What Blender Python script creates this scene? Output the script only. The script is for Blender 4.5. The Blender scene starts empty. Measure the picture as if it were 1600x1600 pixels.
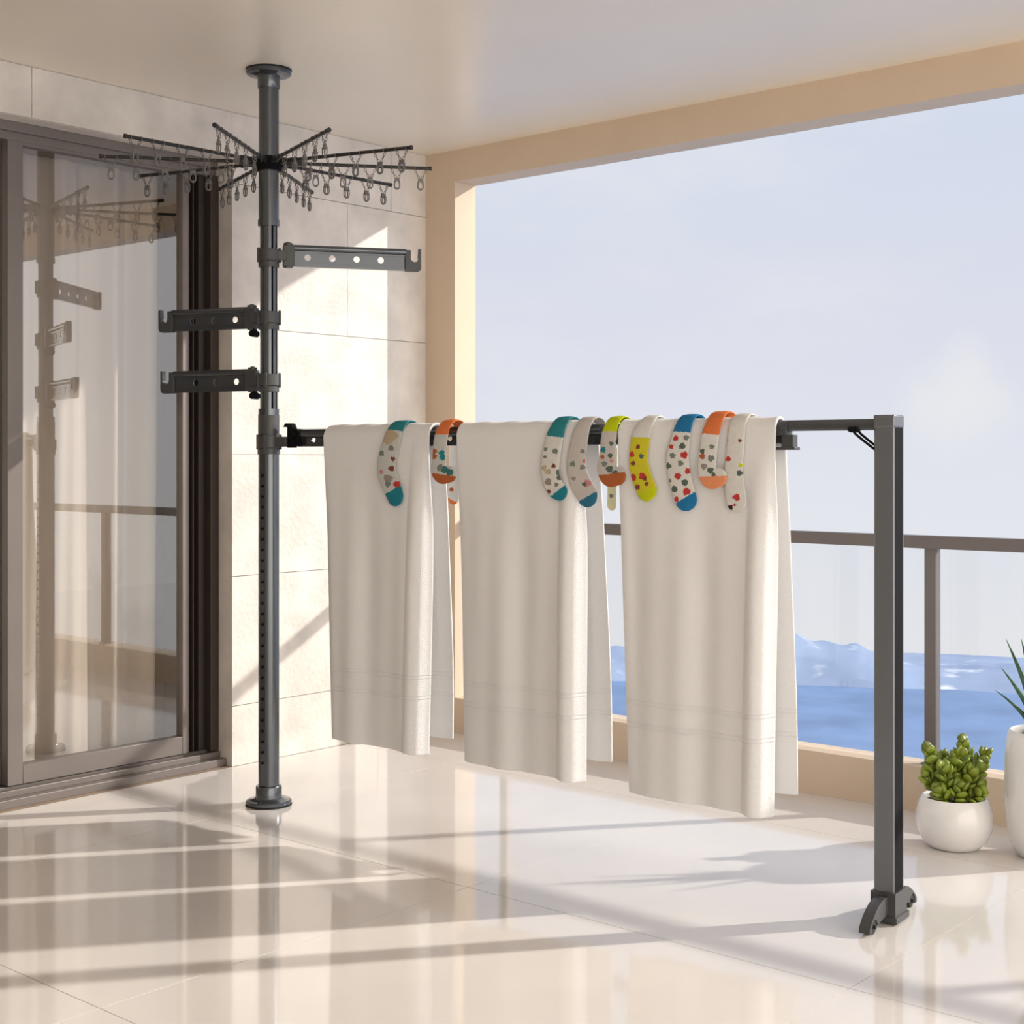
import bpy, bmesh, math, random
from mathutils import Vector, Matrix
PI = math.pi
scene = bpy.context.scene
COL = scene.collection
random.seed(4)

# ------------------------------------------------------------ camera
cam = bpy.data.objects.new('camera', bpy.data.cameras.new('camera'))
COL.objects.link(cam)
cam.location = (-4.6952, -4.6017, 1.2237)
cam.rotation_euler = (PI / 2, 0, 0.7156 - PI / 2)
cam.data.sensor_width = 36.0
cam.data.lens = 2257.23 / 1600 * 36
cam.data.shift_y = -(800 - 716.74) / 1600
cam.data.clip_end = 20000
cam.data.clip_start = 0.05
scene.camera = cam

# ------------------------------------------------------------ sky
world = bpy.data.worlds.new('sky')
scene.world = world
world.use_nodes = True
wt = world.node_tree
wt.nodes.clear()


def wn(t, **k):
    n = wt.nodes.new(t)
    for a, b in k.items():
        setattr(n, a, b)
    return n


w_out = wn('ShaderNodeOutputWorld')
w_bg = wn('ShaderNodeBackground')
w_bg.inputs['Strength'].default_value = 1.0
w_tc = wn('ShaderNodeTexCoord')
w_sep = wn('ShaderNodeSeparateXYZ')
w_ramp = wn('ShaderNodeValToRGB')
w_map = wn('ShaderNodeMapRange')
w_map.inputs['From Min'].default_value = -0.25
w_map.inputs['From Max'].default_value = 0.75
wt.links.new(w_tc.outputs['Generated'], w_sep.inputs[0])
wt.links.new(w_sep.outputs['Z'], w_map.inputs['Value'])
wt.links.new(w_map.outputs[0], w_ramp.inputs[0])
els = w_ramp.color_ramp.elements
els[0].position = 0.0
els[0].color = (0.76, 0.78, 0.83, 1)
els[1].position = 1.0
els[1].color = (0.62, 0.76, 1.05, 1)
for p_, c_ in ((0.13, (0.80, 0.81, 0.85, 1)), (0.25, (0.75, 0.775, 0.845, 1)), (0.34, (0.715, 0.73, 0.83, 1)), (0.45, (0.66, 0.715, 0.835, 1))):
    e = els.new(p_)
    e.color = c_
# soft clouds
w_noise = wn('ShaderNodeTexNoise')
w_noise.inputs['Scale'].default_value = 3.2
w_noise.inputs['Detail'].default_value = 5
w_noise.inputs['Roughness'].default_value = 0.55
w_scl = wn('ShaderNodeMapping')
w_scl.inputs['Scale'].default_value = (1, 1, 2.6)
w_scl.inputs['Location'].default_value = (0.35, 0.2, 0.4)
wt.links.new(w_tc.outputs['Generated'], w_scl.inputs[0])
wt.links.new(w_scl.outputs[0], w_noise.inputs['Vector'])
w_cr = wn('ShaderNodeMapRange')
w_cr.interpolation_type = 'SMOOTHSTEP'
w_cr.inputs['From Min'].default_value = 0.48
w_cr.inputs['From Max'].default_value = 0.80
w_cr.inputs['To Max'].default_value = 0.6
wt.links.new(w_noise.outputs['Fac'], w_cr.inputs['Value'])
# one brighter cumulus low over the sea
w_dist = wn('ShaderNodeVectorMath', operation='DISTANCE')
cd = Vector((math.cos(0.7156), math.sin(0.7156), 0)) + Vector((math.sin(0.7156), -math.cos(0.7156), 0)) * 0.305 + Vector((0, 0, 0.036))
w_dist.inputs[1].default_value = cd.normalized()
w_sq = wn('ShaderNodeVectorMath', operation='MULTIPLY')
w_n2 = wn('ShaderNodeTexNoise')
w_n2.inputs['Scale'].default_value = 16
w_n2.inputs['Detail'].default_value = 6
wt.links.new(w_tc.outputs['Generated'], w_n2.inputs['Vector'])
wt.links.new(w_tc.outputs['Generated'], w_dist.inputs[0])
w_fall = wn('ShaderNodeMapRange')
w_fall.interpolation_type = 'SMOOTHSTEP'
w_fall.inputs['From Min'].default_value = 0.0
w_fall.inputs['From Max'].default_value = 0.085
w_fall.inputs['To Min'].default_value = 0.55
w_fall.inputs['To Max'].default_value = -0.45
wt.links.new(w_dist.outputs['Value'], w_fall.inputs['Value'])
w_add = wn('ShaderNodeMath', operation='ADD')
wt.links.new(w_fall.outputs[0], w_add.inputs[0])
wt.links.new(w_n2.outputs['Fac'], w_add.inputs[1])
w_c2 = wn('ShaderNodeMapRange')
w_c2.interpolation_type = 'SMOOTHSTEP'
w_c2.inputs['From Min'].default_value = 0.45
w_c2.inputs['From Max'].default_value = 1.1
w_c2.inputs['To Max'].default_value = 0.75
wt.links.new(w_add.outputs[0], w_c2.inputs['Value'])
w_max = wn('ShaderNodeMath', operation='MAXIMUM')
wt.links.new(w_cr.outputs[0], w_max.inputs[0])
wt.links.new(w_c2.outputs[0], w_max.inputs[1])
w_mix = wn('ShaderNodeMix', data_type='RGBA')
w_mix.inputs['B'].default_value = (0.83, 0.83, 0.85, 1)
wt.links.new(w_max.outputs[0], w_mix.inputs['Factor'])
wt.links.new(w_ramp.outputs[0], w_mix.inputs['A'])
# brighter, warmer sky added behind the viewer as unseen fill light for the terrace
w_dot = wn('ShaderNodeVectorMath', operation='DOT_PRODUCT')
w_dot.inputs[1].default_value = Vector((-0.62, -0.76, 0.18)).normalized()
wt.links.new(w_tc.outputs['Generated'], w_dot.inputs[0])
w_fill = wn('ShaderNodeMapRange')
w_fill.interpolation_type = 'SMOOTHSTEP'
w_fill.inputs['From Min'].default_value = 0.05
w_fill.inputs['From Max'].default_value = 0.8
wt.links.new(w_dot.outputs['Value'], w_fill.inputs['Value'])
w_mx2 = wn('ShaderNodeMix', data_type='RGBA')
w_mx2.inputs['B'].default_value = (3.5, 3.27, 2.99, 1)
wt.links.new(w_fill.outputs[0], w_mx2.inputs['Factor'])
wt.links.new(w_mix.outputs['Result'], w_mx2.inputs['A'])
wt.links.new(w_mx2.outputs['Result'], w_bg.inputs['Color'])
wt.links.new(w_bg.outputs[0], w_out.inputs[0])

# ------------------------------------------------------------ sun
sun = bpy.data.objects.new('sun', bpy.data.lights.new('sun', 'SUN'))
COL.objects.link(sun)
sun.data.energy = 4.2
sun.data.color = (1.0, 0.94, 0.86)
sun.data.angle = math.radians(1.2)
sun.rotation_euler = Vector((-1.0, 0.757, -0.56)).to_track_quat('-Z', 'Y').to_euler()

scene.view_settings.view_transform = 'Standard'
scene.view_settings.look = 'None'
scene.view_settings.gamma = 1.0
scene.view_settings.use_curve_mapping = False
scene.view_settings.exposure = 0.0


# ------------------------------------------------------------ helpers
def lin(r, g, b):
    f = lambda c: (c / 255 / 12.92) if c / 255 <= 0.04045 else ((c / 255 + 0.055) / 1.055) ** 2.4
    return (f(r), f(g), f(b), 1)


def mat(name, color, rough=0.5, metal=0.0, var=0.0, scale=8.0, bump=0.0, bscale=40.0, coat=0.0, spec=0.5, trans=0.0, detail=4):
    m = bpy.data.materials.new(name)
    m.use_nodes = True
    nt = m.node_tree
    b = nt.nodes['Principled BSDF']
    b.inputs['Roughness'].default_value = rough
    b.inputs['Metallic'].default_value = metal
    b.inputs['Coat Weight'].default_value = coat
    b.inputs['Specular IOR Level'].default_value = spec
    b.inputs['Base Color'].default_value = color
    tc = nt.nodes.new('ShaderNodeTexCoord')
    if var:
        n = nt.nodes.new('ShaderNodeTexNoise')
        n.inputs['Scale'].default_value = scale
        n.inputs['Detail'].default_value = detail
        nt.links.new(tc.outputs['Object'], n.inputs['Vector'])
        r = nt.nodes.new('ShaderNodeValToRGB')
        r.color_ramp.elements[0].position = 0.3
        r.color_ramp.elements[1].position = 0.7
        r.color_ramp.elements[0].color = tuple(c * (1 - var) for c in color[:3]) + (1,)
        r.color_ramp.elements[1].color = tuple(min(1, c * (1 + var)) for c in color[:3]) + (1,)
        nt.links.new(n.outputs['Fac'], r.inputs[0])
        nt.links.new(r.outputs[0], b.inputs['Base Color'])
    if bump:
        n = nt.nodes.new('ShaderNodeTexNoise')
        n.inputs['Scale'].default_value = bscale
        n.inputs['Detail'].default_value = 3
        nt.links.new(tc.outputs['Object'], n.inputs['Vector'])
        bp = nt.nodes.new('ShaderNodeBump')
        bp.inputs['Strength'].default_value = bump
        bp.inputs['Distance'].default_value = 0.01
        nt.links.new(n.outputs['Fac'], bp.inputs['Height'])
        nt.links.new(bp.outputs[0], b.inputs['Normal'])
    return m


def glass_mat(name, tint, refl, rough=0.0):
    m = bpy.data.materials.new(name)
    m.use_nodes = True
    nt = m.node_tree
    nt.nodes.clear()
    o = nt.nodes.new('ShaderNodeOutputMaterial')
    t = nt.nodes.new('ShaderNodeBsdfTransparent')
    t.inputs[0].default_value = tint
    g = nt.nodes.new('ShaderNodeBsdfGlossy')
    g.inputs['Roughness'].default_value = rough
    f = nt.nodes.new('ShaderNodeLayerWeight')
    f.inputs['Blend'].default_value = 0.5
    pw = nt.nodes.new('ShaderNodeMath')
    pw.operation = 'POWER'
    pw.inputs[1].default_value = 4.0
    nt.links.new(f.outputs['Facing'], pw.inputs[0])
    a = nt.nodes.new('ShaderNodeMath')
    a.operation = 'ADD'
    a.use_clamp = True
    a.inputs[1].default_value = refl
    mx = nt.nodes.new('ShaderNodeMixShader')
    nt.links.new(pw.outputs[0], a.inputs[0])
    nt.links.new(a.outputs[0], mx.inputs[0])
    nt.links.new(t.outputs[0], mx.inputs[1])
    nt.links.new(g.outputs[0], mx.inputs[2])
    nt.links.new(mx.outputs[0], o.inputs[0])
    return m


def box(bm, lo, hi, M=None):
    co = [(x, y, z) for x in (lo[0], hi[0]) for y in (lo[1], hi[1]) for z in (lo[2], hi[2])]
    vs = [bm.verts.new((M @ Vector(c)) if M else c) for c in co]
    for f in ((0, 1, 3, 2), (4, 6, 7, 5), (0, 4, 5, 1), (2, 3, 7, 6), (0, 2, 6, 4), (1, 5, 7, 3)):
        bm.faces.new([vs[i] for i in f])


def prism(bm, pts, z0, z1, M=None):
    a = [bm.verts.new((M @ Vector((x, y, z0))) if M else (x, y, z0)) for x, y in pts]
    b = [bm.verts.new((M @ Vector((x, y, z1))) if M else (x, y, z1)) for x, y in pts]
    n = len(pts)
    for i in range(n):
        bm.faces.new((a[i], a[(i + 1) % n], b[(i + 1) % n], b[i]))
    bm.faces.new(a[::-1])
    bm.faces.new(b)


def circ(r, n=32, cx=0.0, cy=0.0, a0=0.0):
    return [(cx + r * math.cos(a0 + 2 * PI * i / n), cy + r * math.sin(a0 + 2 * PI * i / n)) for i in range(n)]


def rod(bm, p0, p1, r, n=16, r2=None):
    p0, p1 = Vector(p0), Vector(p1)
    d = p1 - p0
    M = Matrix.Translation(p0) @ d.to_track_quat('Z', 'Y').to_matrix().to_4x4()
    r2 = r if r2 is None else r2
    a = [bm.verts.new(M @ Vector((x, y, 0))) for x, y in circ(r, n)]
    b = [bm.verts.new(M @ Vector((x, y, d.length))) for x, y in circ(r2, n)]
    for i in range(n):
        bm.faces.new((a[i], a[(i + 1) % n], b[(i + 1) % n], b[i]))
    bm.faces.new(a[::-1])
    bm.faces.new(b)


def tube(bm, pts, r, n=10, closed=False):
    pts = [Vector(p) for p in pts]
    rings = []
    N = len(pts)
    up = Vector((0, 0, 1))
    for i, p in enumerate(pts):
        if closed:
            t = (pts[(i + 1) % N] - pts[i - 1]).normalized()
        else:
            t = (pts[min(i + 1, N - 1)] - pts[max(i - 1, 0)]).normalized()
        s = t.cross(up)
        if s.length < 0.05:
            s = t.cross(Vector((0, 1, 0)))
        s.normalize()
        u = s.cross(t)
        if rings and False:
            pass
        rings.append([bm.verts.new(p + s * (r * math.cos(2 * PI * k / n)) + u * (r * math.sin(2 * PI * k / n))) for k in range(n)])
    M = N if closed else N - 1
    for i in range(M):
        a, b = rings[i], rings[(i + 1) % N]
        # match the nearest starting vertex so the tube never twists
        off = min(range(n), key=lambda k: (a[0].co - b[k].co).length)
        for k in range(n):
            bm.faces.new((a[k], a[(k + 1) % n], b[(k + 1 + off) % n], b[(k + off) % n]))
    if not closed:
        bm.faces.new(rings[0][::-1])
        bm.faces.new(rings[-1])


def lathe(bm, prof, n=48, c=(0, 0, 0)):
    rings = []
    for r, z in prof:
        if r < 1e-5:
            rings.append([bm.verts.new((c[0], c[1], c[2] + z))])
        else:
            rings.append([bm.verts.new((c[0] + r * math.cos(2 * PI * k / n), c[1] + r * math.sin(2 * PI * k / n), c[2] + z)) for k in range(n)])
    for a, b in zip(rings[:-1], rings[1:]):
        for k in range(n):
            k2 = (k + 1) % n
            q = []
            for v in ((a[0] if len(a) == 1 else a[k]), (a[0] if len(a) == 1 else a[k2]), (b[0] if len(b) == 1 else b[k2]), (b[0] if len(b) == 1 else b[k])):
                if v not in q:
                    q.append(v)
            if len(q) > 2:
                bm.faces.new(q)


def plate(bm, outer, holes, thick, M, bevel=0.0):
    """flat outline with real holes, given a thickness (outline in x,y; thickness along z)"""
    cu = bpy.data.curves.new('tmp', 'CURVE')
    cu.dimensions = '2D'
    cu.fill_mode = 'BOTH'
    for loop in [outer] + holes:
        sp = cu.splines.new('POLY')
        sp.points.add(len(loop) - 1)
        for i, (x, y) in enumerate(loop):
            sp.points[i].co = (x, y, 0, 1)
        sp.use_cyclic_u = True
    cu.extrude = thick / 2
    ob = bpy.data.objects.new('tmp', cu)
    me = ob.to_mesh()
    me.transform(M)
    bm.from_mesh(me)
    ob.to_mesh_clear()
    bpy.data.objects.remove(ob)
    bpy.data.curves.remove(cu)


def build(name, bm, m, parent=None, bevel=0.0, seg=2, angle=35, smooth=True, recalc=True, weld=False):
    if weld:
        bmesh.ops.remove_doubles(bm, verts=bm.verts[:], dist=1e-5)
    if recalc:
        bmesh.ops.recalc_face_normals(bm, faces=bm.faces[:])
    me = bpy.data.meshes.new(name)
    bm.to_mesh(me)
    bm.free()
    for x in (m if isinstance(m, list) else [m]):
        me.materials.append(x)
    if smooth and len(me.polygons):
        me.polygons.foreach_set('use_smooth', [True] * len(me.polygons))
        me.set_sharp_from_angle(angle=math.radians(angle))
    o = bpy.data.objects.new(name, me)
    COL.objects.link(o)
    if parent:
        o.parent = parent
    if bevel:
        md = o.modifiers.new('bevel', 'BEVEL')
        md.width = bevel
        md.segments = seg
        md.limit_method = 'ANGLE'
        md.angle_limit = math.radians(40)
    return o


def tag(o, label, cat, group=None, kind=None):
    o['label'] = label
    o['category'] = cat
    if group:
        o['group'] = group
    if kind:
        o['kind'] = kind
    return o


def empty(name, loc, rz=0.0):
    o = bpy.data.objects.new(name, None)
    o.empty_display_size = 0.1
    COL.objects.link(o)
    o.location = loc
    o.rotation_euler = (0, 0, rz)
    return o


def struct(name, bm, m, parent=None, label=None, **k):
    o = build(name, bm, m, parent, **k)
    if not parent:
        o['kind'] = 'structure'
        if label:
            o['label'] = label
    return o


def smooth01(x):
    x = max(0.0, min(1.0, x))
    return x * x * (3 - 2 * x)


# ------------------------------------------------------------ materials
M_STONE = mat('pale_limestone', (0.72, 0.665, 0.605, 1), 0.55, var=0.14, scale=6.0, bump=0.35, bscale=45, detail=12)
M_GROUT = mat('grout', (0.36, 0.32, 0.28, 1), 0.9, var=0.05)
M_FLOOR = mat('polished_marble', (0.745, 0.70, 0.66, 1), 0.07, var=0.07, scale=1.3, spec=0.75, detail=10)
M_CEIL = mat('ceiling_paint', (0.88, 0.795, 0.665, 1), 0.30, var=0.02, scale=2, spec=0.5)
M_TAN = mat('beige_render', (0.66, 0.52, 0.385, 1), 0.8, var=0.03, scale=4, bump=0.03, bscale=60)
M_REVEAL = mat('cream_render', (0.80, 0.74, 0.65, 1), 0.8, var=0.02, scale=5)
M_BRONZE = mat('bronze_aluminium', (0.20, 0.172, 0.158, 1), 0.42, 0.35, var=0.05, scale=4)
M_BRONZE_DARK = mat('dark_bronze', (0.05, 0.036, 0.03, 1), 0.5, 0.2, var=0.05)
M_RAIL = mat('railing_paint', (0.155, 0.135, 0.125, 1), 0.45, 0.2, var=0.04)
M_RACK = mat('gunmetal_aluminium', (0.115, 0.125, 0.137, 1), 0.19, 0.75, var=0.04, scale=3)
M_POST = mat('brushed_grey_aluminium', (0.165, 0.178, 0.195, 1), 0.3, 0.5, var=0.03, scale=3)
M_RACK_DK = mat('black_channel', (0.006, 0.006, 0.007, 1), 0.8, 0.0, var=0.1, spec=0.12)
M_PLASTIC = mat('charcoal_plastic', (0.055, 0.056, 0.058, 1), 0.42, var=0.06, scale=20, bump=0.05, bscale=300)
M_SPOKE = mat('dark_painted_rod', (0.03, 0.028, 0.026, 1), 0.4, 0.3, var=0.05)
M_CLIP = mat('smoky_clip_plastic', (0.16, 0.15, 0.14, 1), 0.3, 0.2, var=0.1, scale=30)
M_RUBBER = mat('black_rubber', (0.015, 0.015, 0.015, 1), 0.7, var=0.1)
M_STEEL = mat('bright_steel', (0.6, 0.6, 0.6, 1), 0.2, 1.0, var=0.03)
M_POT = mat('white_ceramic', (0.80, 0.78, 0.76, 1), 0.22, var=0.015, coat=0.4)
M_SOIL = mat('dark_soil', (0.05, 0.03, 0.02, 1), 0.95, var=0.5, scale=60, bump=0.8, bscale=90)
M_SUCC = mat('yellow_green_succulent', (0.19, 0.245, 0.022, 1), 0.38, var=0.35, scale=22, spec=0.5)
M_ALOE = mat('aloe_green', (0.045, 0.115, 0.05, 1), 0.45, var=0.45, scale=90)
M_DGLASS = glass_mat('reflective_door_glass', (0.88, 0.85, 0.82, 1), 0.24)
M_GLASS = glass_mat('clear_railing_glass', (0.975, 0.98, 0.98, 1), 0.02)
M_SEA = mat('sea_water', (0.125, 0.195, 0.34, 1), 0.75, var=0.14, scale=0.012, spec=0.15)
M_HILL = mat('far_blue_hills', (0.21, 0.27, 0.395, 1), 1.0, var=0.10, scale=0.01, spec=0.0)  # pale blue distance haze is put into the land's base colour
M_CLOUD = mat('white_mist', (0.93, 0.94, 0.97, 1), 1.0, var=0.02, spec=0.0)

m = bpy.data.materials.new('sheer_curtain')
m.use_nodes = True
nt = m.node_tree
b = nt.nodes['Principled BSDF']
b.inputs['Base Color'].default_value = (0.80, 0.73, 0.65, 1)
b.inputs['Roughness'].default_value = 0.9
tl = nt.nodes.new('ShaderNodeBsdfTranslucent')
tl.inputs[0].default_value = (0.62, 0.56, 0.49, 1)
mx = nt.nodes.new('ShaderNodeMixShader')
mx.inputs[0].default_value = 0.25
wv = nt.nodes.new('ShaderNodeTexWave')
wv.inputs['Scale'].default_value = 120
tc = nt.nodes.new('ShaderNodeTexCoord')
bp = nt.nodes.new('ShaderNodeBump')
bp.inputs['Strength'].default_value = 0.05
nt.links.new(tc.outputs['Object'], wv.inputs['Vector'])
nt.links.new(wv.outputs['Fac'], bp.inputs['Height'])
nt.links.new(bp.outputs[0], b.inputs['Normal'])
nt.links.new(b.outputs[0], mx.inputs[1])
nt.links.new(tl.outputs[0], mx.inputs[2])
nt.links.new(mx.outputs[0], nt.nodes['Material Output'].inputs[0])
M_CURTAIN = m

# white terry towelling: fine loops, and woven border bands near the hem (UV y = height above the floor)
m = bpy.data.materials.new('white_terry')
m.use_nodes = True
nt = m.node_tree
b = nt.nodes['Principled BSDF']
b.inputs['Base Color'].default_value = (0.90, 0.895, 0.895, 1)
b.inputs['Roughness'].default_value = 0.95
b.inputs['Sheen Weight'].default_value = 0.25
b.inputs['Specular IOR Level'].default_value = 0.1
tc = nt.nodes.new('ShaderNodeTexCoord')
n1 = nt.nodes.new('ShaderNodeTexNoise')
n1.inputs['Scale'].default_value = 330
n1.inputs['Detail'].default_value = 2
nt.links.new(tc.outputs['Object'], n1.inputs['Vector'])
uv = nt.nodes.new('ShaderNodeUVMap')
sp = nt.nodes.new('ShaderNodeSeparateXYZ')
nt.links.new(uv.outputs[0], sp.inputs[0])
acc = None
for k in (0.436, 0.447, 0.503, 0.514):
    s = nt.nodes.new('ShaderNodeMath'); s.operation = 'SUBTRACT'; s.inputs[1].default_value = k
    nt.links.new(sp.outputs['Y'], s.inputs[0])
    a = nt.nodes.new('ShaderNodeMath'); a.operation = 'ABSOLUTE'
    nt.links.new(s.outputs[0], a.inputs[0])
    r = nt.nodes.new('ShaderNodeMapRange')
    r.interpolation_type = 'SMOOTHSTEP'
    r.inputs['From Min'].default_value = 0.0
    r.inputs['From Max'].default_value = 0.0032
    r.inputs['To Min'].default_value = 1.0
    r.inputs['To Max'].default_value = 0.0
    nt.links.new(a.outputs[0], r.inputs['Value'])
    if acc is None:
        acc = r.outputs[0]
    else:
        d = nt.nodes.new('ShaderNodeMath'); d.operation = 'MAXIMUM'
        nt.links.new(acc, d.inputs[0]); nt.links.new(r.outputs[0], d.inputs[1])
        acc = d.outputs[0]
hs = nt.nodes.new('ShaderNodeMath'); hs.operation = 'SUBTRACT'
nt.links.new(n1.outputs['Fac'], hs.inputs[0]); nt.links.new(acc, hs.inputs[1])
bp = nt.nodes.new('ShaderNodeBump')
bp.inputs['Strength'].default_value = 0.6
bp.inputs['Distance'].default_value = 0.003
nt.links.new(hs.outputs[0], bp.inputs['Height'])
nt.links.new(bp.outputs[0], b.inputs['Normal'])
tl = nt.nodes.new('ShaderNodeBsdfTranslucent')
tl.inputs[0].default_value = (0.80, 0.74, 0.66, 1)
mx = nt.nodes.new('ShaderNodeMixShader')
mx.inputs[0].default_value = 0.12
nt.links.new(b.outputs[0], mx.inputs[1])
nt.links.new(tl.outputs[0], mx.inputs[2])
nt.links.new(mx.outputs[0], nt.nodes['Material Output'].inputs[0])
M_TOWEL = m

SOCK_COL = dict(white=(0.70, 0.68, 0.64), grey=(0.56, 0.52, 0.49), mint=(0.56, 0.57, 0.54), yellow=(0.62, 0.56, 0.03), red=(0.50, 0.05, 0.045), maroon=(0.22, 0.06, 0.05), sage=(0.20, 0.22, 0.19),
                dsage=(0.10, 0.14, 0.11), teal=(0.03, 0.22, 0.25), dteal=(0.05, 0.16, 0.16), pink=(0.55, 0.25, 0.24), taupe=(0.30, 0.26, 0.23), tan=(0.50, 0.40, 0.27), rust=(0.42, 0.12, 0.04),
                orange=(0.72, 0.19, 0.06), peach=(0.80, 0.30, 0.14), blue=(0.02, 0.18, 0.38), lime=(0.55, 0.62, 0.01), tealtoe=(0.02, 0.21, 0.27), black=(0.05, 0.02, 0.015), steel=(0.30, 0.30, 0.31), pale=(0.72, 0.66, 0.40))
M_SOCK = {k: mat('knit_' + k, tuple(v) + (1,), 0.9, var=0.04, scale=60, bump=0.35, bscale=420, spec=0.15) for k, v in SOCK_COL.items()}

# ============================================================ STRUCTURE
T = 0.135          # thickness of the opening wall
HC = 2.6           # ceiling height

# floor: 1.2 m marble slabs with 3 mm joints over a grout bed
bm = bmesh.new()
box(bm, (-6.5, -7.0, -0.10), (0.0, 0.0, -0.0025))
nb = len(bm.faces)
g = 0.0013
xs = [-6.5, -6.465, -5.265, -4.065, -2.870, -1.665, -0.465, 0.0]
ys = [-7.0, -6.6, -5.4, -4.2, -3.0, -1.8, -0.6, 0.0]
for i in range(len(xs) - 1):
    for j in range(len(ys) - 1):
        if xs[i + 1] - xs[i] > 0.05:
            box(bm, (xs[i] + g, ys[j] + g, -0.02), (xs[i + 1] - g, ys[j + 1] - g, 0.0))
bm.faces.ensure_lookup_table()
for k, f in enumerate(bm.faces):
    f.material_index = 0 if k < nb else 1
struct('floor', bm, [M_GROUT, M_FLOOR], label='glossy cream marble tile floor of the terrace')

bm = bmesh.new()
box(bm, (-6.7, -7.4, HC), (T, 0.35, HC + 0.22))
struct('ceiling', bm, M_CEIL, label='smooth beige painted ceiling of the terrace')

# stone clad wall with the door opening (x from -4.3 to -1.095, up to z 2.42)
DX0, DX1, DZ = -4.3, -1.095, 2.42
bm = bmesh.new()
WT = 0.35
box(bm, (DX1 + 0.012, 0.012, 0), (T, WT, HC))
box(bm, (-6.7, 0.012, 0), (DX0 - 0.012, WT, HC))
box(bm, (DX0 - 0.012, 0.012, DZ + 0.012), (DX1 + 0.012, WT, HC))
nb = len(bm.faces)
rows = [(0.0, 0.24, -0.3), (0.24, 0.7555, -0.55), (0.7555, 1.24, -0.3), (1.24, 1.7487, -0.862), (1.7487, 2.3187, -0.478), (2.3187, 2.6, -0.218)]
g = 0.0012
for z0, z1, ph in rows:
    e = [-6.7]
    x = ph - 0.877 * 12
    while x < T:
        if x > -6.6:
            e.append(x)
        x += 0.877
    e.append(T)
    for a, b_ in zip(e[:-1], e[1:]):
        # cut each slab round the opening
        pieces = []
        if z0 < DZ:
            if b_ <= DX0 or a >= DX1:
                pieces.append((a, b_, z0, z1))
            else:
                if a < DX0:
                    pieces.append((a, DX0, z0, z1))
                if b_ > DX1:
                    pieces.append((DX1, b_, z0, z1))
                if z1 > DZ:
                    pieces.append((max(a, DX0), min(b_, DX1), DZ, z1))
        else:
            pieces.append((a, b_, z0, z1))
        for (p, q, r, s) in pieces:
            if q - p > 0.01 and s - r > 0.01:
                box(bm, (p + (0 if p in (DX0, DX1) else g), 0.0, r + g), (q - (0 if q in (DX0, DX1) else g), 0.0125, s - g))
# returns of the opening in the same stone
box(bm, (DX1, 0.0126, 0), (DX1 + 0.0125, WT, DZ))
box(bm, (DX0 - 0.0125, 0.0126, 0), (DX0, WT, DZ))
box(bm, (DX0, 0.0126, DZ), (DX1, WT, DZ + 0.0125))
for k, f in enumerate(bm.faces):
    f.material_index = 0 if k < nb else 1
struct('wall_left', bm, [M_GROUT, M_STONE], label='wall clad in large pale stone slabs round the sliding door')

bm = bmesh.new()
LZ, PZ = 2.459, 0.1576
box(bm, (0, -0.183, 0), (T, 0.0, HC))
box(bm, (0, -7.0, LZ), (T, -0.183, HC))
box(bm, (0, -6.5, 0), (T, -0.183, PZ))
box(bm, (0, -7.0, 0), (T, -6.5, LZ))
struct('wall_right', bm, M_TAN, label='beige wall with the wide open view, low kerb and lintel')

bm = bmesh.new()
box(bm, (-6.7, -7.0, 0), (-6.5, 0.0, HC))
struct('wall_side', bm, M_REVEAL, label='plain beige end wall')

# indoors behind the glass
M_IN = mat('indoor_plaster', (0.42, 0.36, 0.30, 1), 0.9, var=0.03)
M_INF = mat('indoor_boards', (0.30, 0.22, 0.16, 1), 0.5, var=0.15)
bm = bmesh.new()
box(bm, (-6.7, 3.2, -0.0), (0.2, 3.4, HC))
box(bm, (-6.7, WT, -0.0), (-6.5, 3.2, HC))
box(bm, (0.0, WT, 0.0), (0.2, 3.2, HC))
box(bm, (-6.7, WT, HC), (0.2, 3.4, HC + 0.1))
struct('wall_indoor', bm, M_IN, label='indoor walls behind the sliding door')
bm = bmesh.new()
box(bm, (-6.7, 0.0, -0.1), (0.2, 3.4, 0.0))
struct('floor_indoor', bm, M_INF, label='indoor floor behind the sliding door')

# sliding door
door = empty('door_1', (-2.7, 0.15, 0.0))
door['kind'] = 'structure'
door['label'] = 'bronze framed sliding glass door in the stone wall'
O = Vector(door.location)


def dbox(bm, lo, hi):
    box(bm, Vector(lo) - O, Vector(hi) - O)


bm = bmesh.new()
dbox(bm, (DX0, 0.105, 2.355), (DX1, 0.28, DZ))             # head
dbox(bm, (DX0, 0.09, 2.385), (DX1, 0.105, DZ))
dbox(bm, (DX0, 0.105, 0.0), (DX0 + 0.06, 0.28, 2.355))
build('door_frame', bm, M_BRONZE, door, bevel=0.002)
bm = bmesh.new()
dbox(bm, (-1.135, 0.085, 0.055), (DX1, 0.28, 2.355))       # jamb profiles
dbox(bm, (-1.165, 0.125, 0.055), (-1.135, 0.28, 2.355))
dbox(bm, (-1.222, 0.155, 0.055), (-1.165, 0.28, 2.355))
dbox(bm, (-1.186, 0.135, 0.055), (-1.178, 0.155, 2.355))
build('door_jamb', bm, M_BRONZE_DARK, door, bevel=0.002)
bm = bmesh.new()
dbox(bm, (DX0, 0.035, 0.0), (DX1, 0.28, 0.030))
dbox(bm, (DX0, 0.075, 0.030), (DX1, 0.095, 0.052))
dbox(bm, (DX0, 0.115, 0.030), (DX1, 0.135, 0.058))
dbox(bm, (DX0, 0.165, 0.030), (DX1, 0.185, 0.058))
build('door_track', bm, M_BRONZE, door, bevel=0.0015)


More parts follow.
